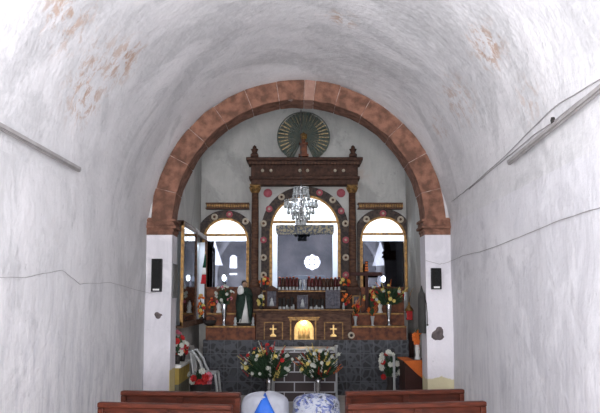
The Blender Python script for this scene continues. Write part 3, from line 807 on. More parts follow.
# ------------------------------------------------ framed images
def framed(px0, px1, py0, py1, y, m1, label, peaked=False, fig=None):
    x0, x1, z0, z1 = X(px0, y), X(px1, y), Z(py1, y), Z(py0, y); z0 = max(z0, mz)
    t = thing('picture_frame', label, 'picture', ((x0+x1)/2, y, z0)); w_ = (x1-x0)*.15
    f = MB(); f.box(x0, x0+w_, y-.03, y+.03, z0, z1); f.box(x1-w_, x1, y-.03, y+.03, z0, z1); f.box(x0+w_, x1-w_, y-.03, y+.03, z0, z0+w_); f.box(x0+w_, x1-w_, y-.03, y+.03, z1-w_, z1)
    if peaked:
        xm = (x0+x1)/2; f.add([(x0-.02, y-.035, z1), (x1+.02, y-.035, z1), (xm, y-.035, z1+.08), (x0-.02, y+.035, z1), (x1+.02, y+.035, z1), (xm, y+.035, z1+.08)], [(0,1,2), (3,5,4), (0,3,4,1), (1,4,5,2), (2,5,3,0)])
    f.build('frame', m1, t, bevel=.005, world=True)
    MB().box(x0+w_, x1-w_, y, y+.02, z0+w_, z1-w_).build('image', M['print'], t, world=True)
    if fig:
        MB().lathe([(.045, 0), (.035, .06), (.02, .10), (.022, .13), (.003, .16)], ((x0+x1)/2, y-.002, z0+w_), 10, 1, .25).build('painted_figure', fig, t, world=True)
framed(265.5, 278, 289.5, 308, 15.12, M['wood_d'], 'dark peaked picture frame with a small pale figure at the altar left', True, M['plastic'])
framed(325.5, 340, 290, 308.5, 15.12, M['greyframe'], 'grey metal picture frame with a dim portrait at the altar right', False, M['greyframe'])
framed(297, 308, 295, 309, 15.22, M['greyframe'], 'small bluish framed image in the middle of the altar slab', False, M['plastic'])
t_ = framed(352.5, 360, 295.5, 309, 15.62, M['gold'], 'small gilt framed image beside the right column pedestal', False, M['skin'])

# ================================================================== FLOWERS
FM = {}
def flowermesh(kind):
    if kind in FM: return FM[kind]
    b = MB(); mats = {'r': M['red'], 'o': M['orange'], 'y': M['yellow'], 'w': M['wpetal'], 'p': M['ppetal']}[kind[0]]
    if kind[1] == 's':       # round open bloom, unit radius, facing +Z
        for ring, (n, r, tilt) in enumerate(((7, 1.0, .25), (6, .72, .75), (4, .4, 1.15))):
            for k in range(n):
                a = 2*PI*k/n+ring*.4; ca, sa = math.cos(a), math.sin(a); w_ = r*.42
                def P(u, v): 
                    rr = u*r*math.cos(tilt*(.5+.5*u)); zz = u*r*math.sin(tilt)*.9
                    return (rr*ca-v*w_*sa, rr*sa+v*w_*ca, zz)
                b.add([P(.05, -.2), P(.05, .2), P(.55, 1), P(1, .45), P(1, -.45), P(.55, -1)], [(0,1,2,5), (5,2,3,4)], True)
        b.ball((0,0,.15), .25, 6)
    else:                    # flower spike (gladiolus)
        for k in range(9):
            z = -1+k*.25; a = k*2.1; s = .34*(1-.07*k)
            for j in range(5):
                aj = a+(j-2)*.55; ca, sa = math.cos(aj), math.sin(aj)
                b.add([(0,0,z), (ca*s*.6-sa*s*.35, sa*s*.6+ca*s*.35, z+s*.3), (ca*s*1.2, sa*s*1.2, z+s*.7), (ca*s*.6+sa*s*.35, sa*s*.6-ca*s*.35, z+s*.3)], [(0,1,2,3)], True)
        b.tube([(0,0,-1), (0,0,1.1)], .05, 5)
    FM[kind] = b.mesh('flower', [mats]); return FM[kind]
def bouquet(name, label, base, rx, rz, kinds, nfl, size, nleaf=90, seed=1, ry=None, spread=1.0, cat='flowers', up=.35):
    """base: mouth of vase; flowers fill an ellipsoid above it"""
    rnd = random.Random(seed); ry = ry or rx*.7
    t = thing(name, label, cat, base)
    f = MB()
    cz_ = rz*up+rz*.4
    for k in range(nleaf):
        a = rnd.uniform(0, 2*PI); u = rnd.random()**.5; zz = rnd.uniform(-.9, .75)
        rr = math.sqrt(max(0, 1-zz*zz))*u
        tip = Vector((rx*rr*math.cos(a), ry*rr*math.sin(a), cz_+rz*zz)); st0 = Vector((tip.x*.35, tip.y*.35, max(0, tip.z-rz*.7)))
        d = (tip-st0); s = d.cross(Vector((rnd.uniform(-1,1), rnd.uniform(-1,1), .3))).normalized()*rnd.uniform(.013, .026)
        m1 = st0+d*.5+Vector((0,0,.015)); f.add([st0, m1+s, tip, m1-s], [(0,1,2,3)], True)
    for k in range(max(5, nfl//2)):
        a = rnd.uniform(0, 2*PI); f.tube([(0,0,-.02), (rx*.3*math.cos(a), ry*.3*math.sin(a), rz*.6), (rx*.6*math.cos(a), ry*.6*math.sin(a), rz*1.1)], .004, 4)
    f.build('foliage', M['green'], t)
    for k in range(nfl):
        kd = kinds[k % len(kinds)]
        for _ in range(20):
            x, y, z = rnd.uniform(-1, 1), rnd.uniform(-1, .35), rnd.uniform(-.75, 1)
            if .35 < x*x+y*y+z*z < 1: break
        me = flowermesh(kd[:2]); o = bpy.data.objects.new('flower', me); C.objects.link(o); o.parent = t
        p = Vector((x*rx, y*ry, cz_+z*rz)); o.location = p
        d = Vector((x, y-.7, z*.6+.25)); 
        if kd[1] == 'k': d = Vector((x*1.2, y*.3, .9))
        o.rotation_euler = d.to_track_quat('Z', 'Y').to_euler()
        s = size*rnd.uniform(.8, 1.2)*(2.3 if kd[1] == 'k' else 1); o.scale = (s, s, s)
    return t
def vase(px, pytop, pybot, y, zbase, label, m=None, r=.06, name='metal_vase'):
    q = W(px, pybot, y); h = Z(pytop, y)-zbase
    b = MB().lathe([(r*.9, 0), (r*.95, h*.03), (r*.45, h*.08), (r*.5, h*.3), (r*.8, h*.7), (r*1.05, h*.97), (r*1.0, h)], (q.x, y, zbase), 16)
    o = b.build(name, m or M['silver'], base=True); tag(o, label, 'vase'); return (q.x, y, zbase+h)
# niche bouquets with tall silver vases
p = vase(224, 304, 323, 15.1, S1L, 'tall silver vase with white lilies, below the left niche')
bouquet('flower_bouquet', 'white and green bouquet in the silver vase under the left niche', p, .19, .20, ['ws', 'ws', 'ws', 'ps'], 20, .032, 110, 2)
p = vase(389, 304, 325, 15.1, S1R, 'tall silver vase below the right niche')
bouquet('flower_bouquet', 'wide yellow, red and green bouquet in the silver vase under the right niche', p, .36, .24, ['ys', 'rs', 'yk', 'ok', 'ys', 'ws'], 34, .034, 200, 3)
# yellow bouquet behind
y = 15.75; q = W(366, 312, y)
p = vase(369, 301, 312, y, S2R, 'low dark vase on the upper right step', M['pot'], .06, 'dark_vase')
bouquet('flower_bouquet', 'pale yellow flowers in a low dark vase beside the right column', p, .19, .12, ['ys', 'ys', 'os'], 14, .045, 50, 4)
# orange spikes in small white vases
for (px, pt, pb, y, zb, lb, sd, h_) in ((355.5, 316, 326, 15.08, S1R, 'nearest the altar box', 5, .16), (372.5, 316, 326, 15.08, S1R, 'beside the tall silver vase', 6, .24)):
    p = vase(px, pt, pb, y, zb, 'small white vase on the right step, '+lb, M['plastic'], .04, 'white_vase')
    bouquet('flower_bouquet', 'upright orange flower spray on the right step, '+lb, p, .07, h_, ['ok', 'os', 'ok', 'rs'], 9, .04, 24, sd)
# around the column base on the left: candle flowers
for (px, py, y, sd, lb) in ((265, 287, 15.5, 21, 'at the left end of the candle shelf'), (345, 287, 15.5, 22, 'at the right end of the candle shelf'),):
    q = (X(px, y), y, gz); o = MB().lathe([(.03, 0), (.045, .05), (.035, .09)], q, 12).build('small_vase', M['pot'], base=True); tag(o, 'small dark vase '+lb, 'vase')
    bouquet('flower_bouquet', 'little orange and red posy '+lb, (q[0], q[1], gz+.09), .10, .09, ['os', 'rs', 'os', 'rs', 'ys'], 11, .035, 30, sd)
for (px, y, zb, sd, lb, kinds) in ((261, 15.12, mz, 23, 'beside the peaked picture frame', ['ys', 'ws', 'ys']), (345.5, 15.12, mz, 24, 'beside the grey picture frame', ['os', 'rs', 'ok']), (212, 15.6, S2L, 25, 'on the upper step by the glass case', ['os', 'os', 'rs'])):
    q = (X(px, y), y, zb); o = MB().lathe([(.025, 0), (.035, .04), (.028, .08)], q, 12).build('small_vase', M['pot'], base=True); tag(o, 'small dark vase '+lb, 'vase')
    bouquet('flower_bouquet', {'ys': 'pale yellow', 'os': 'orange'}[kinds[0]]+' posy '+lb, (q[0], q[1], zb+.08), .07, .12, kinds, 10, .032, 26, sd)
for (px, pb, y, zb, lb) in ((235.5, 324, 15.05, S1L, 'left'), (253.2, 324, 15.05, S1L, 'right')):
    q = (X(px, y), y, zb)
    o = MB().lathe([(.03, 0), (.034, .02), (.02, .04), (.03, .09), (.018, .12), (.02, .14), (.003, .16)], q, 12).build('white_figurine', M['plastic'], base=True)
    tag(o, 'tiny white figurine standing on the left step, to the %s of the green-cloaked statue' % lb, 'figurine')
q = (X(219, 15.6), 15.6, S2L); o = MB().lathe([(.05, 0), (.055, .02), (.035, .06), (.05, .13), (.03, .18), (.03, .20), (.004, .24)], q, 14).build('white_jug', M['white'], base=True); tag(o, 'small white porcelain jug behind the left silver vase', 'jug')
# small white statue on right step
t = thing('white_statuette', 'small white standing statuette on the right step between the vases', 'statuette', (X(380, 15.6), 15.6, S2R))
MB().lathe([(.05, 0), (.052, .02), (.04, .03), (.03, .08), (.045, .14), (.028, .17), (.015, .18), (.026, .205), (.020, .23), (.003, .24)], n=14, sy=.8).build('figure', M['white'], t)
# added glowing balls standing in for glints on the side niche glass
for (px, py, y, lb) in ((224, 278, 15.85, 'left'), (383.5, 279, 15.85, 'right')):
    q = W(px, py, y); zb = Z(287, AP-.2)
    t = thing('pane_glint', 'small added glowing ball standing in for a glint on the %s niche glass' % lb, 'glint', (q.x, y, zb))
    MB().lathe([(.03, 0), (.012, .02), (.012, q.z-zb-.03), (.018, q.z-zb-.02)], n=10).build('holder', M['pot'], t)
    MB().ball((0, 0, q.z-zb), .036, 10, (1, 1, 1.7)).build('glint_ball', M['glint_ball'], t)

# ------------------------------------------------ cloaked statue
sx_, sy_ = X(244.5, 15.15), 15.15
t = thing('saint_statue', 'painted statue in a dark green cloak and white skirt, left of the altar', 'statue', (sx_, sy_, S1L)); t.scale = (1.3, 1.2, 1); t.rotation_euler = (0, 0, .3); H = Z(280.5, 15.15)-S1L
def loft(mb, secs, n=20, fold=0):
    vs = []; fs = []
    for (z, rx, ry, ox, oy) in secs:
        for k in range(n):
            a = 2*PI*k/n; f = 1+fold*math.sin(a*7+z*4)*(1-z/H)
            vs.append((ox+rx*f*math.cos(a), oy+ry*f*math.sin(a), z))
    for i in range(len(secs)-1):
        for k in range(n): fs.append((i*n+k, i*n+(k+1)%n, (i+1)*n+(k+1)%n, (i+1)*n+k))
    fs += [tuple(range(n))[::-1], tuple((len(secs)-1)*n+k for k in range(n))]
    mb.add(vs, fs, True)
b = MB(); loft(b, [(0, .105, .09, 0, 0), (.03, .105, .09, 0, 0), (.05, .09, .08, 0, 0)]); b.build('base', M['pot'], t)
b = MB(); loft(b, [(.05, .085, .075, -.015, -.02), (H*.3, .06, .06, -.01, -.01), (H*.55, .05, .045, 0, 0), (H*.75, .06, .045, 0, 0), (H*.84, .025, .025, 0, 0)], fold=.12); b.build('robe', M['white'], t)
b = MB(); n = 16; vs = []; fs = []    # the cloak: an open shell round back and sides, parting at the front
for i, (z, r_) in enumerate(((.06, .115), (H*.25, .12), (H*.5, .125), (H*.68, .11), (H*.80, .085), (H*.85, .035))):
    for k in range(n+1):
        gap = (.62, .42, .12, .02, .02, .02)[i]; a = -PI/2+gap+(2*PI-2*gap)*k/n
        f = 1+.08*math.sin(a*8+i); vs.append((r_*f*math.cos(a), r_*.8*f*math.sin(a), z))
for i in range(5):
    for k in range(n): fs.append((i*(n+1)+k, i*(n+1)+k+1, (i+1)*(n+1)+k+1, (i+1)*(n+1)+k))
b.add(vs, fs, True); o = b.build('cloak', M['cloak'], t); sd = o.modifiers.new('s', 'SOLIDIFY'); sd.thickness = .01
b = MB(); b.ball((0, 0, 0), .1, 12, (.5, .5, .95)); o = b.build('white_shawl', M['white'], t); o.location = (-.07, -.055, H*.77)
b = MB(); b.ball((0, 0, H*.92), .043, 14, (.85, .95, 1.2)); b.tube([(0, 0, H*.82), (0, 0, H*.89)], .02, 8); b.ball((0, -.044, H*.915), .010, 6, (.7, 1, 1.3))
for s in (-1, 1): b.ball((s*.015, -.039, H*.93), .006, 6)
b.build('head', M['skin'], t)
b = MB(); b.ball((0, .014, H*.94), .047, 14, (.95, .9, 1.15)); b.build('hair', M['hair'], t)
for s in (-1, 1):
    b = MB(); b.tube([(s*.07, -.01, H*.78), (s*.085, -.06, H*.66), (s*.02, -.115, H*.70)], [.028, .026, .016], 8)
    for j in range(5): b.tube([(s*.02, -.115, H*.70), (s*(.012-.004*j), -.13-.002*j, H*.715+.006*j)], [.006, .004], 5)
    b.build('arm', M['cloak'], t)

# ------------------------------------------------ wooden cross before the right niche
y = 15.55; q = W(366.5, 274, y)
t = thing('wooden_cross', 'dark wooden cross with a broad crossbeam before the right niche', 'cross', (q.x, y, S2R))
h = q.z-S2R
MB().box(-.03, .03, -.02, .02, .02, Z(261, y)-S2R).build('upright', M['darkwood'], t, bevel=.004)
MB().box(X(350, y)-q.x, X(382.5, y)-q.x, -.045, -.021, h-.035, h+.035).build('crossbeam', M['darkwood'], t, bevel=.004)
b = MB(); b.box(-.10, .10, -.07, .07, 0, .03); b.box(-.06, .06, -.05, .05, .03, .05); b.build('foot', M['darkwood'], t)
b = MB()
for k in range(4): b.box(-.035+.006*k, .035-.006*k, -.032, -.021, h+.055+k*.05, h+.085+k*.05)
b.build('inscription', M['orange'], t)

# ================================================================== LEFT GLASS WALL CASE
XC = -1.84; cz1 = CAMZ+1.26; y0c, ym, y1c = 12.62, 14.25, 15.85; cz0 = Z(322, 15.2)
t = thing('wall_case', 'tall gilt framed glass case along the left chancel wall', 'display case', ((CX0+XC)/2, 14.2, cz0))
f = MB(); f.box(XC-.04, XC, y0c, y1c, cz1-.06, cz1); f.box(XC-.04, XC, y0c, y1c, cz0, cz0+.06); f.box(CX0+.002, XC, y0c, y1c, cz1, cz1+.02)
f.build('top_frame', M['wood_m'], t, world=True)
for yy in (y0c, ym, y1c-.05):
    MB().box(XC-.04, XC+.005, yy, yy+.06, cz0, cz1).build('post', M['wood_m'] if yy != y0c else M['gold'], t, world=True)
MB().box(XC-.02, XC-.014, y0c+.06, ym, cz0+.06, cz1-.06).build('glass_door', M['glass'], t, world=True)
MB().box(CX0+.002, XC-.04, y1c-.05, y1c, cz0, cz1-.10).build('end_panel', M['niche'], t, world=True)
MB().box(CX0+.002, CX0+.012, y0c, y1c-.05, cz0, cz1-.10).build('back_panel', M['niche'], t, world=True)
MB().box(CX0+.002, XC, y0c, y1c, cz0-.03, cz0).build('base_board', M['wood_m'], t, world=True)
lamp = area('case_lamp', (-1.92, 15.2, cz1-.12), (0, 0, 0), .05, .9, 2, (.80, .90, 1))
# flag
y = 15.7
t = thing('flag', 'folded green, white and red flag hanging in the wall case', 'flag', (X(203.2, y), y, Z(284, y)))
b = MB(); b.tube([(-.0, 0.02, 0), (.03, 0.02, Z(252, y)-Z(284, y))], .006, 6); b.ball((.03, .02, Z(252, y)-Z(284, y)), .014, 6); b.build('pole', M['gold'], t)
Hf = Z(254.5, y)-Z(284, y)
for nm, m_, u0, u1 in (('green_band', M['flag_g'], .55, 1), ('white_band', M['white'], .32, .55), ('red_band', M['flag_r'], 0.0, .32)):
    vs = []; n = 10
    for i in range(7):
        u = u0+(u1-u0)*i/6
        for k in range(n+1):
            wv = k/n-.5; ww = .028+.07*(1-u); vs.append((.03*u+wv*ww, -.02-.015*math.sin(k*1.9+u*5), u*Hf))
    b = MB().add(vs, [(i*(n+1)+k, i*(n+1)+k+1, (i+1)*(n+1)+k+1, (i+1)*(n+1)+k) for i in range(6) for k in range(n)], True)
    o = b.build(nm, m_, t); sd = o.modifiers.new('s', 'SOLIDIFY'); sd.thickness = .006
# flowers inside the case
q = (X(201.5, 15.3), 15.3, cz0)
o = MB().lathe([(.03, 0), (.045, .06), (.03, .10)], q, 12).build('small_vase', M['pot'], base=True); tag(o, 'small dark vase inside the wall case below the flag', 'vase')
bouquet('flower_bouquet', 'orange and yellow flowers inside the wall case below the flag', (q[0], q[1], cz0+.1), .055, .24, ['os', 'ys', 'os', 'rs'], 18, .04, 26, 31, ry=.06)
# dark hanging basket
q = W(206, 324, 14.2)
# ledge, mustard masonry bench with slanting top under the case
bx0, bx1 = CX0+.002, -1.87
bh = Z(360, 13.6)
t = thing('masonry_bench', 'mustard painted masonry bench with white top along the left chancel wall', 'bench', ((bx0+bx1)/2, 13.15, 0))
MB().box(bx0, bx1, 12.56, 13.75, 0, bh-.3).build('lower_body', M['olive'], t, world=True)
MB().box(bx0, bx1, 12.56, 13.75, bh-.3, bh-.05).build('upper_body', M['yellowp'], t, world=True)
MB().box(bx0, bx1+.03, 12.54, 13.77, bh-.05, bh).build('top_slab', M['white'], t, bevel=.006, world=True)
for (px, y, lb, kinds, sd, hh) in ((178.5, 12.75, 'nearest the pier', ['ps', 'rs', 'ws'], 41, .22), (183.5, 13.3, 'farther along', ['rs', 'os', 'rs', 'ws'], 42, .13)):
    x = min(max(X(px, y), bx0+.06), bx1-.03); q = (x, y, bh)
    o = MB().lathe([(.035, 0), (.05, .08), (.045, .14)], q, 14).build('flower_pot', M['pot'], base=True); tag(o, 'dark flower pot on the mustard bench, '+lb, 'pot')
    bouquet('potted_flowers', 'red and pink flowers in a pot on the mustard bench, '+lb, (q[0], q[1], bh+.14), .085, hh, kinds, 12, .045, 40, sd, ry=.08)
# basket hanging from case end
q = W(205, 325, 15.0)
t = thing('wicker_basket', 'dark round basket on the left end of the stone platform', 'basket', (X(210, 15.05), 15.05, S1L))
# small dark bowl shape
MB().lathe([(.05, 0), (.10, .03), (.13, .09), (.125, .10), (.09, .04)], n=18).build('bowl', M['pot'], t)
MB().tube([(.12*math.cos(a), 0, .095+.09*math.sin(a)) for a in [PI*k/12 for k in range(13)]], .008, 6).build('handle', M['pot'], t)

# ================================================================== ON THE PIERS
def speaker(px0, px1, py0, py1, label):
    y = AY0; x0, x1, z0, z1 = X(px0, y-.1), X(px1, y-.1), Z(py1, y-.1), Z(py0, y-.1)
    t = thing('wall_speaker', label, 'speaker', ((x0+x1)/2, y-.06, z0))
    MB().box(x0, x1, y-.11, y-.02, z0, z1).build('cabinet', M['black'], t, bevel=.008, world=True)
    g_ = MB().box(x0+.012, x1-.012, y-.118, y-.108, z0+.07, z1-.015).build('grille', M['grille'], t, bevel=.003, world=True)
    MB().box(x0+.03, x1-.03, y-.118, y-.108, z0+.018, z0+.042).build('badge', M['white'], t, world=True)
    MB().box((x0+x1)/2-.03, (x0+x1)/2+.03, y-.03, y-.001, (z0+z1)/2-.05, (z0+z1)/2+.05).build('bracket', M['black'], t, world=True)
speaker(150.7, 161, 258.7, 291.7, 'tall black column speaker on the left pier')
speaker(432, 442, 268, 289.3, 'short black speaker on the right pier')
def patch(px, py, rx, rz, label, seed):
    q = W(px, py, AY0); rnd = random.Random(seed); b = MB(); n = 18; vs = [(q.x, AY0-.03, q.z)]; 
    rr = [1+.18*math.sin(k*.9+seed)+rnd.uniform(-.08, .08) for k in range(n)]
    for s, dy in ((.65, -.026), (1, -.004), (1.0, .01)):
        for k in range(n): a = 2*PI*k/n; vs.append((q.x+rx*s*rr[k]*math.cos(a), AY0+dy, q.z+rz*s*rr[k]*math.sin(a)))
    fs = [(0, 1+k, 1+(k+1)%n) for k in range(n)]
    for j in range(2):
        for k in range(n): fs.append((1+j*n+k, 1+j*n+(k+1)%n, 1+(j+1)*n+(k+1)%n, 1+(j+1)*n+k))
    b.add(vs, fs, True); o = b.build('bare_stone', M['stonepatch'], base=True); tag(o, label, 'stone')
patch(158, 315.3, .055, .045, 'small brown bare stone in the plaster below the left speaker', 2)
patch(438, 334.5, .085, .10, 'large grey bare stone in the plaster below the right speaker', 5)
# grey board on the inner face of the left pier
t = MB().box(AXC-AR+.002, AXC-AR+.02, AY0+.06, AY1-.03, Z(298, 12.2), Z(264, 12.2)).build('notice_board', M['greyboard'], base=True, bevel=.003); tag(t, 'narrow grey board on the inner side of the left pier', 'board')
t['label'] = 'narrow grey board on the inner side of the left pier'
# right pier: dark hanging banner with cord, wall lantern farther in
x = AXC+AR
t = thing('hanging_cloth', 'long dark grey cloth with pointed top hanging on the inner side of the right pier', 'cloth', (x-.048, 12.12, Z(333, 12.12)))
h = Z(291, 12.12)-Z(333, 12.12); vs = []; n = 12
for (z, w_) in ((0, .12), (h*.3, .125), (h*.85, .12), (h*.94, .10), (h, .05), (h+.08, .012)):
    for k in range(n): a = 2*PI*k/n; vs.append((w_*.48*math.cos(a)+.003*math.sin(5*a), w_*.8*math.sin(a), z))
b = MB().add(vs, [(i*n+k, i*n+(k+1)%n, (i+1)*n+(k+1)%n, (i+1)*n+k) for i in range(5) for k in range(n)]+[tuple(range(n)), tuple(5*n+k for k in range(n))], True)
b.build('cloth', M['blackcloth'], t)
b = MB(); b.tube([(.02, -.10, h*.9), (.045, -.15, h*.7), (.055, -.155, h*.45), (.055, -.155, h*.22)], .006, 6); b.ball((.055, -.155, h*.2), .016, 8); b.build('cord', M['pot'], t)
q = W(412.5, 320, 14.9)
t = thing('wall_lantern', 'small red and brass lantern hanging on the right chancel wall', 'lantern', (CX1-.09, 15.15, Z(320, 15.15)))
MB().box(-.055, .055, -.07, .07, .0, .17).build('red_body', M['red'], t, bevel=.01)
b = MB(); b.lathe([(.09, .17), (.05, .24), (.02, .28), (.02, .33)], n=4); b.tube([(0,0,.33), (.03, 0, .50), (.085, 0, .60)], .006, 6); b.build('brass_cap', M['gold'], t)
MB().box(-.06, -.056, -.04, .04, .04, .13).build('pane', M['plastic'], t)

# ================================================================== CHANNELS AND CABLES ON THE NAVE WALLS
def onwall(px, py):
    d = ray(px, py); side = 1 if d[0] > 0 else -1
    k = (VC[0]+side*(VR-.012))/d[0]; z = CAMZ+d[2]*k
    if z > VC[1]:
        p = vaultpt(px, py); v = Vector((VC[0]-p[0], 0, VC[1]-p[2])).normalized()*.014; p = (p[0]+v.x, p[1], p[2]+v.z); return p
    return (d[0]*k, min(d[1]*k, AY0-.03), z)
def rail(pa, pb, label):
    a = Vector(onwall(*pa)); b_ = Vector(onwall(*pb)); side = 1 if a.x > 0 else -1
    b_ = b_+(b_-a)*.35; off = Vector((-side*.035, 0, 0)); a += off; b_ += off
    t = thing('lamp_channel', label, 'channel', (a+b_)/2)
    b = MB(); b.bar(a, b_, .03, .034); lo_ = Vector((side*.006, 0, -.026)); b.bar(a+lo_, b_+lo_, .03, .010)
    b.build('channel', M['steel'], t, bevel=.004, world=True)
    L = (b_-a).length; k = .5
    while k < L:
        p = a+(b_-a)*(k/L); MB().box(min(p.x, p.x+side*.05), max(p.x, p.x+side*.05), p.y-.03, p.y+.03, p.z-.008, p.z+.008).build('bracket', M['pot'], t, world=True); k += 1.2
rail((75, 169), (0, 128.5), 'straight grey metal channel high on the left nave wall')
rail((513, 162), (600, 92.5), 'straight grey metal channel high on the right nave wall')
def cable(pts, label, r=.004, seed=0):
    rnd = random.Random(seed); P = []
    for i in range(len(pts)-1):
        for j in range(6):
            u = j/6; P.append((pts[i][0]*(1-u)+pts[i+1][0]*u, pts[i][1]*(1-u)+pts[i+1][1]*u+rnd.uniform(-.35, .35)))
    P.append(pts[-1]); W3 = []
    for p in P:
        if 148.5 < p[0] < 450: q = W(p[0], p[1], AY0-.008); W3.append(tuple(q))
        else: W3.append(onwall(*p))
    o = MB().tube(W3, r, 6).build('cable', M['wire']); tag(o, label, 'cable')
cable([(-5, 277), (25, 277.5), (62, 270), (80, 284), (110, 282.5), (140, 291), (150, 293), (156, 292)], 'thin cable sagging across the left wall to the tall speaker', .0025, 1)
cable([(605, 206), (560, 220), (520, 237), (480, 252), (462, 256), (448, 262.5), (440, 264), (426, 260.5)], 'thin cable running down the right wall past the short speaker', .0035, 2)
cable([(605, 77), (560, 104), (552, 110), (505, 157), (470, 188), (453, 201), (449, 206)], 'wavy upper cable above the right wall channel', .0045, 3)
cable([(605, 84), (575, 105), (552, 124), (540, 131), (512, 154), (490, 172), (470, 189)], 'cable running just above the right wall channel', .0045, 4)
q = onwall(555, 120.5); b = MB().lathe([(.02, -.03), (.028, 0), (.02, .03)], q, 8); o = b.build('insulator', M['pot'], base=True); tag(o, 'small dark insulator holding the cables on the right wall', 'insulator')

# ================================================================== CHANCEL FLOOR OBJECTS
# block-faced front altar table
y = 13.9; bx0, bx1 = X(273, y), X(336, y); bz1 = Z(348.5, y)
t = thing('block_altar', 'dark block-built altar table with white joints between the floor bouquets', 'table', ((bx0+bx1)/2, y, 0))
MB().box(bx0, bx1, y, y+.6, 0, bz1-.03).build('block_base', M['block'], t, world=True)
MB().box(bx0-.01, bx1+.01, y-.01, y+.61, bz1-.03, bz1).build('top_slab', M['plastic'], t, world=True)
for (px, lb) in ((272.7, 'left'), (336.3, 'right')):
    q = W(px, 345, y-.06); o = MB().lathe([(.05, 0), (.05, .02), (.018, .04), (.018, q.z-.06), (.03, q.z-.04), (.03, q.z)], (q.x, y-.06, 0), 12).build('candle_stand', M['plastic'], base=True)
    tag(o, 'slender white candle stand at the %s end of the block altar' % lb, 'candle stand')
q = W(394, 356.5, 13.8); o = MB().lathe([(.08, 0), (.08, .02), (.022, .04), (.022, q.z-.02), (.028, q.z)], (q.x, 13.8, 0), 12).build('candle_stand', M['plastic'], base=True)
tag(o, 'slender pale candle stand by the white flowers, right of the aisle', 'candle stand')
# two big floor bouquets on silver stands
for (px, lb, kinds, sd, rx) in ((269, 'left', ['yk', 'ws', 'rk', 'ys', 'ws', 'yk', 'rs', 'wk', 'ws'], 51, .50), (318, 'right', ['ws', 'yk', 'rk', 'ws', 'ok', 'wk', 'yk', 'ys', 'ws'], 52, .40)):
    y = 13.35; q = W(px, 377, y)
    o = MB().lathe([(.10, 0), (.10, .02), (.035, .05), (.03, .15), (.04, q.z-.1), (.055, q.z)], (q.x, y, 0), 16).build('metal_vase', M['silver'], base=True)
    tag(o, 'tall silver floor vase under the %s of the two large bouquets' % lb, 'vase')
    bouquet('floor_bouquet', ('wide mixed bouquet of yellow, red and white blooms, left before the block altar' if lb == 'left' else 'mixed bouquet of white, yellow and orange blooms, right before the block altar'), (q.x, y, q.z-.02), rx, .29, kinds, 64, .033, 420, sd, ry=.28, up=.5)
# white blooms at right
y = 13.7; q = W(391, 378, y)
o = MB().lathe([(.07, 0), (.09, .2), (.06, q.z*.7), (.08, q.z)], (q.x+.02, y+.2, 0), 14).build('floor_vase', M['pot'], base=True); tag(o, 'dark floor vase holding white flowers at the right of the platform', 'vase')
bouquet('floor_bouquet', 'white blooms with dark leaves beside the orange-clothed table', (q.x+.02, y+.2, q.z), .20, .28, ['ws', 'ws', 'ws', 'ws', 'rs'], 16, .052, 90, 53, up=.3)
# dark table with orange cloth
y = 13.2; x0, x1 = X(401, 13.5), CX1-.1; zt = Z(360, 13.3)
t = thing('side_table', 'dark wooden cabinet table against the right chancel wall', 'table', ((x0+x1)/2, 13.4, 0))
MB().box(x0, x1, 13.1, 13.9, .06, zt-.03).build('body', M['darkwood'], t, world=True)
MB().box(x0-.03, x1+.02, 13.07, 13.93, zt-.03, zt).build('top_board', M['darkwood'], t, bevel=.006, world=True)
for xx in (x0+.02, x1-.08):
    for yy in (13.12, 13.82): MB().box(xx, xx+.06, yy, yy+.06, 0, .06).build('foot', M['darkwood'], t, world=True)
b = MB(); m_ = 10; vs = []   # cloth: top plus a corner hanging in a triangle
b.box(x0-.035, x1-.2, 13.2, 13.9, zt+.001, zt+.008)
xa, xb = x0-.035, x1-.05
b.add([(xa, 13.06, zt+.006), (xb, 13.06, zt+.006), (xb, 13.055, zt-.30), (xa+(xb-xa)*.55, 13.05, zt-.17), (xa, 13.2, zt+.008), (xb, 13.2, zt+.008),
       (xa, 13.045, zt+.006), (xb, 13.045, zt+.006), (xb, 13.04, zt-.30), (xa+(xb-xa)*.55, 13.035, zt-.17)], [(6,7,8,9), (0,3,2,1), (0,1,5,4), (6,0,3,9), (9,3,2,8), (8,2,1,7), (6,7,1,0)])
o = b.build('table_cloth', M['orangecloth'], base=True); tag(o, 'orange cloth draped over the dark side table', 'cloth')
q = (X(416.5, 13.3), 13.3, zt+.008)
o = MB().lathe([(.045, 0), (.05, .03), (.03, .06), (.04, .16), (.035, .22), (.02, .25)], q, 14).build('white_vase', M['white'], base=True); tag(o, 'white vase standing on the orange cloth', 'vase')
bouquet('flower_bouquet', 'orange flowers in the white vase on the orange cloth', (q[0], q[1], q[2]+.25), .06, .20, ['os', 'ok', 'os'], 12, .05, 20, 54)
y = 14.93
o = MB().box(X(408.5, 15.2), CX1-.01, 15.2, 15.3, 0, Z(333, 15.2)).build('wood_panel', M['darkwood'], base=True, bevel=.01); tag(o, 'dark red upright wooden panel between the stone platform and right chancel wall', 'panel')

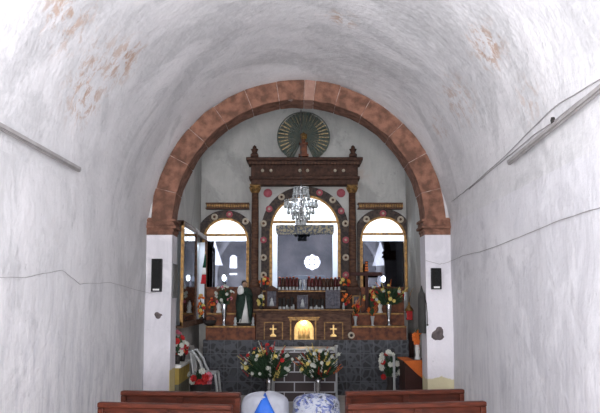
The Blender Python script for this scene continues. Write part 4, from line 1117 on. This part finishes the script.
# white plastic armchair in profile, back to the left
y = 13.35
def chair():
    q = G(205, 390, 0); t = thing('plastic_chair', 'white plastic armchair standing in profile left of the stone platform', 'chair', (X(206, y), y, 0))
    zs = Z(371.5, y)-.0; zt = Z(345, y); w_ = .24; xb, xf = -.17, .20
    MB().box(xb, xf, -w_, w_, zs-.03, zs).build('seat', M['plastic'], t, bevel=.012)
    for sy in (-1, 1):
        MB().tube([(xf-.01, sy*w_, zs-.02), (xf+.06, sy*w_, 0)], [.022, .016], 8).build('leg', M['plastic'], t)
        MB().tube([(xb, sy*w_, zs-.02), (xb-.04, sy*w_, 0)], [.022, .016], 8).build('leg', M['plastic'], t)
        MB().tube([(xb-.07, sy*w_, zt-.10), (xb-.0, sy*(w_+.01), zt-.09), (xb+.10, sy*(w_+.02), zs+.20), (xb+.16, sy*(w_+.02), zs+.06), (xb+.2, sy*w_, zs-.01)], [.02, .022, .022, .02, .02], 8).build('arm_rest', M['plastic'], t)
    b = MB(); vs = []; n = 8
    fr_ = [(-.24, 0), (-.2, 0), (-.08, 0), (-.04, 0), (.04, 0), (.08, 0), (.2, 0), (.24, 0)]
    for k in range(5):
        yy = -.2+k*.1; b.box(0, .018, yy-.028, yy+.028, 0, zt-zs-.03)
    b.box(-.004, .022, -.24, .24, zt-zs-.07, zt-zs); b.box(-.004, .022, -.24, -.2, 0, zt-zs); b.box(-.004, .022, .2, .24, 0, zt-zs)
    o = b.build('backrest', M['plastic'], t, bevel=.006); o.location = (xb, 0, zs-.01); o.rotation_euler = (0, -.16, 0)
chair()
# dark pot with red and white flowers in front of it
y = 12.85; q = W(200.5, 384, y)
o = MB().lathe([(.13, 0), (.16, .12), (.17, q.z-.02), (.18, q.z)], (q.x, y, 0), 18).build('flower_pot', M['pot'], base=True); tag(o, 'large dark pot of red flowers before the plastic chair', 'pot')
bouquet('potted_flowers', 'red and white flowers in the large dark pot before the plastic chair', (q.x, y, q.z), .19, .15, ['rs', 'rs', 'ps', 'ws', 'rs'], 18, .055, 60, 55, ry=.15)

# ================================================================== PEWS
def pew(pa, pb, label, zt=.85):
    a = G(pa[0], pa[1], zt); b_ = G(pb[0], pb[1], zt); L = (b_-a).length; ang = math.atan2(b_.y-a.y, b_.x-a.x)
    m = (a+b_)/2; t = thing('pew', label, 'pew', (m.x, m.y, 0), ang); h = L/2
    # seen from behind: back rail at y=0, seat on the far side (+y)
    MB().box(-h, h, -.035, .045, zt-.045, zt).build('top_rail', M['wood'], t, bevel=.012)
    b = MB(); b.box(-h+.05, h-.05, -.0, .022, .47, zt-.045); b.build('back_panel', M['wood'], t, bevel=.003)
    MB().box(-.03, .03, -.018, -.001, .40, zt-.045).build('middle_stile', M['wood'], t, bevel=.003)
    MB().box(-h+.05, h-.05, -.014, .03, .40, .47).build('lower_rail', M['wood'], t, bevel=.003)
    MB().box(-h+.02, h-.02, .03, .44, .41, .45).build('seat', M['wood'], t, bevel=.006)
    for s in (-1, 1):
        xa, xb = sorted((s*h, s*(h-.05)))
        e = MB(); e.box(xa, xb, -.02, .035, .0, zt-.045); e.box(xa, xb, .035, .44, 0, .41) if False else None
        e.box(xa, xb, .38, .43, 0, .41); e.box(xa, xb, .035, .38, .30, .41); e.box(xa, xb, .035, .38, .05, .10)
        e.build('end_frame', M['wood'], t, bevel=.006)
pew((121.5, 390.5), (240.5, 392.5), 'left pew nearer the altar, red-brown wood')
pew((98.5, 402), (232, 405), 'left pew nearer the camera, red-brown wood')
pew((345.5, 391.5), (463.5, 389), 'right pew nearer the altar, red-brown wood')
pew((347, 404.5), (485.5, 401), 'right pew nearer the camera, red-brown wood')

# ================================================================== SACKS IN THE AISLE
def sack(px, py, y, hw, m, label, seed, name='plastic_sack'):
    q = W(px, py, y); H_ = q.z; b = MB(); n = 32; vs = []; fs = []
    prof = [(.02, .75), (.0, .9), (.15, 1.0), (.4, 1.04), (.65, 1.0), (.8, .97), (.89, .92), (.95, .78), (.98, .5), (1.0, .06)]
    for i, (z, r_) in enumerate(prof):
        for k in range(n):
            a = 2*PI*k/n; c_, s_ = math.cos(a), math.sin(a)
            nn = 1+.13*noise.noise(Vector((c_*1.6+seed, s_*1.6, z*3)))+.05*noise.noise(Vector((c_*5+seed, s_*5, z*9)))
            vs.append((hw*r_*nn*c_, hw*.75*r_*nn*s_, max(0, z*H_*(1+.05*noise.noise(Vector((c_*2, s_*2, seed))) if i > 4 else z*H_/1))))
    for i in range(len(prof)-1):
        for k in range(n): fs.append((i*n+k, i*n+(k+1)%n, (i+1)*n+(k+1)%n, (i+1)*n+k))
    fs += [tuple(range(n))[::-1], tuple((len(prof)-1)*n+k for k in range(n))]
    b.add(vs, fs, True); t = thing(name, label, 'sack', (q.x, y, 0)); o = b.build('sack_body', m, t)
    s_ = o.modifiers.new('sub', 'SUBSURF'); s_.levels = s_.render_levels = 1
    return t, H_, hw
t, H_, hw = sack(265.5, 392, 9.0, .265, M['bag1'], 'bulging white sack with a blue triangular patch between the pews', 1)
b = MB(); n = 8; vs = []     # blue patch lying on the front of the sack
for i in range(n+1):
    u = i/n
    for k in range(5):
        w_ = (k/4-.5)*2*(u*.235+.004); z = H_*(1.005-.62*u); zz = z/H_
        rr = (1.04 if zz < .7 else 1.04*math.sqrt(max(.0, 1-((zz-.7)/.32)**2)))
        vs.append((w_+.0, -hw*.75*rr*math.sqrt(max(.05, 1-(w_/hw)**2))-.03, z))
b.add(vs, [(i*5+k, i*5+k+1, i*5+6+k, i*5+5+k) for i in range(n) for k in range(4)], True)
o = b.build('blue_patch', M['bluebag'], t); sd = o.modifiers.new('s', 'SOLIDIFY'); sd.thickness = .01
sack(316, 393, 9.1, .265, M['bag2'], 'crumpled blue and white striped plastic sack between the pews', 4)
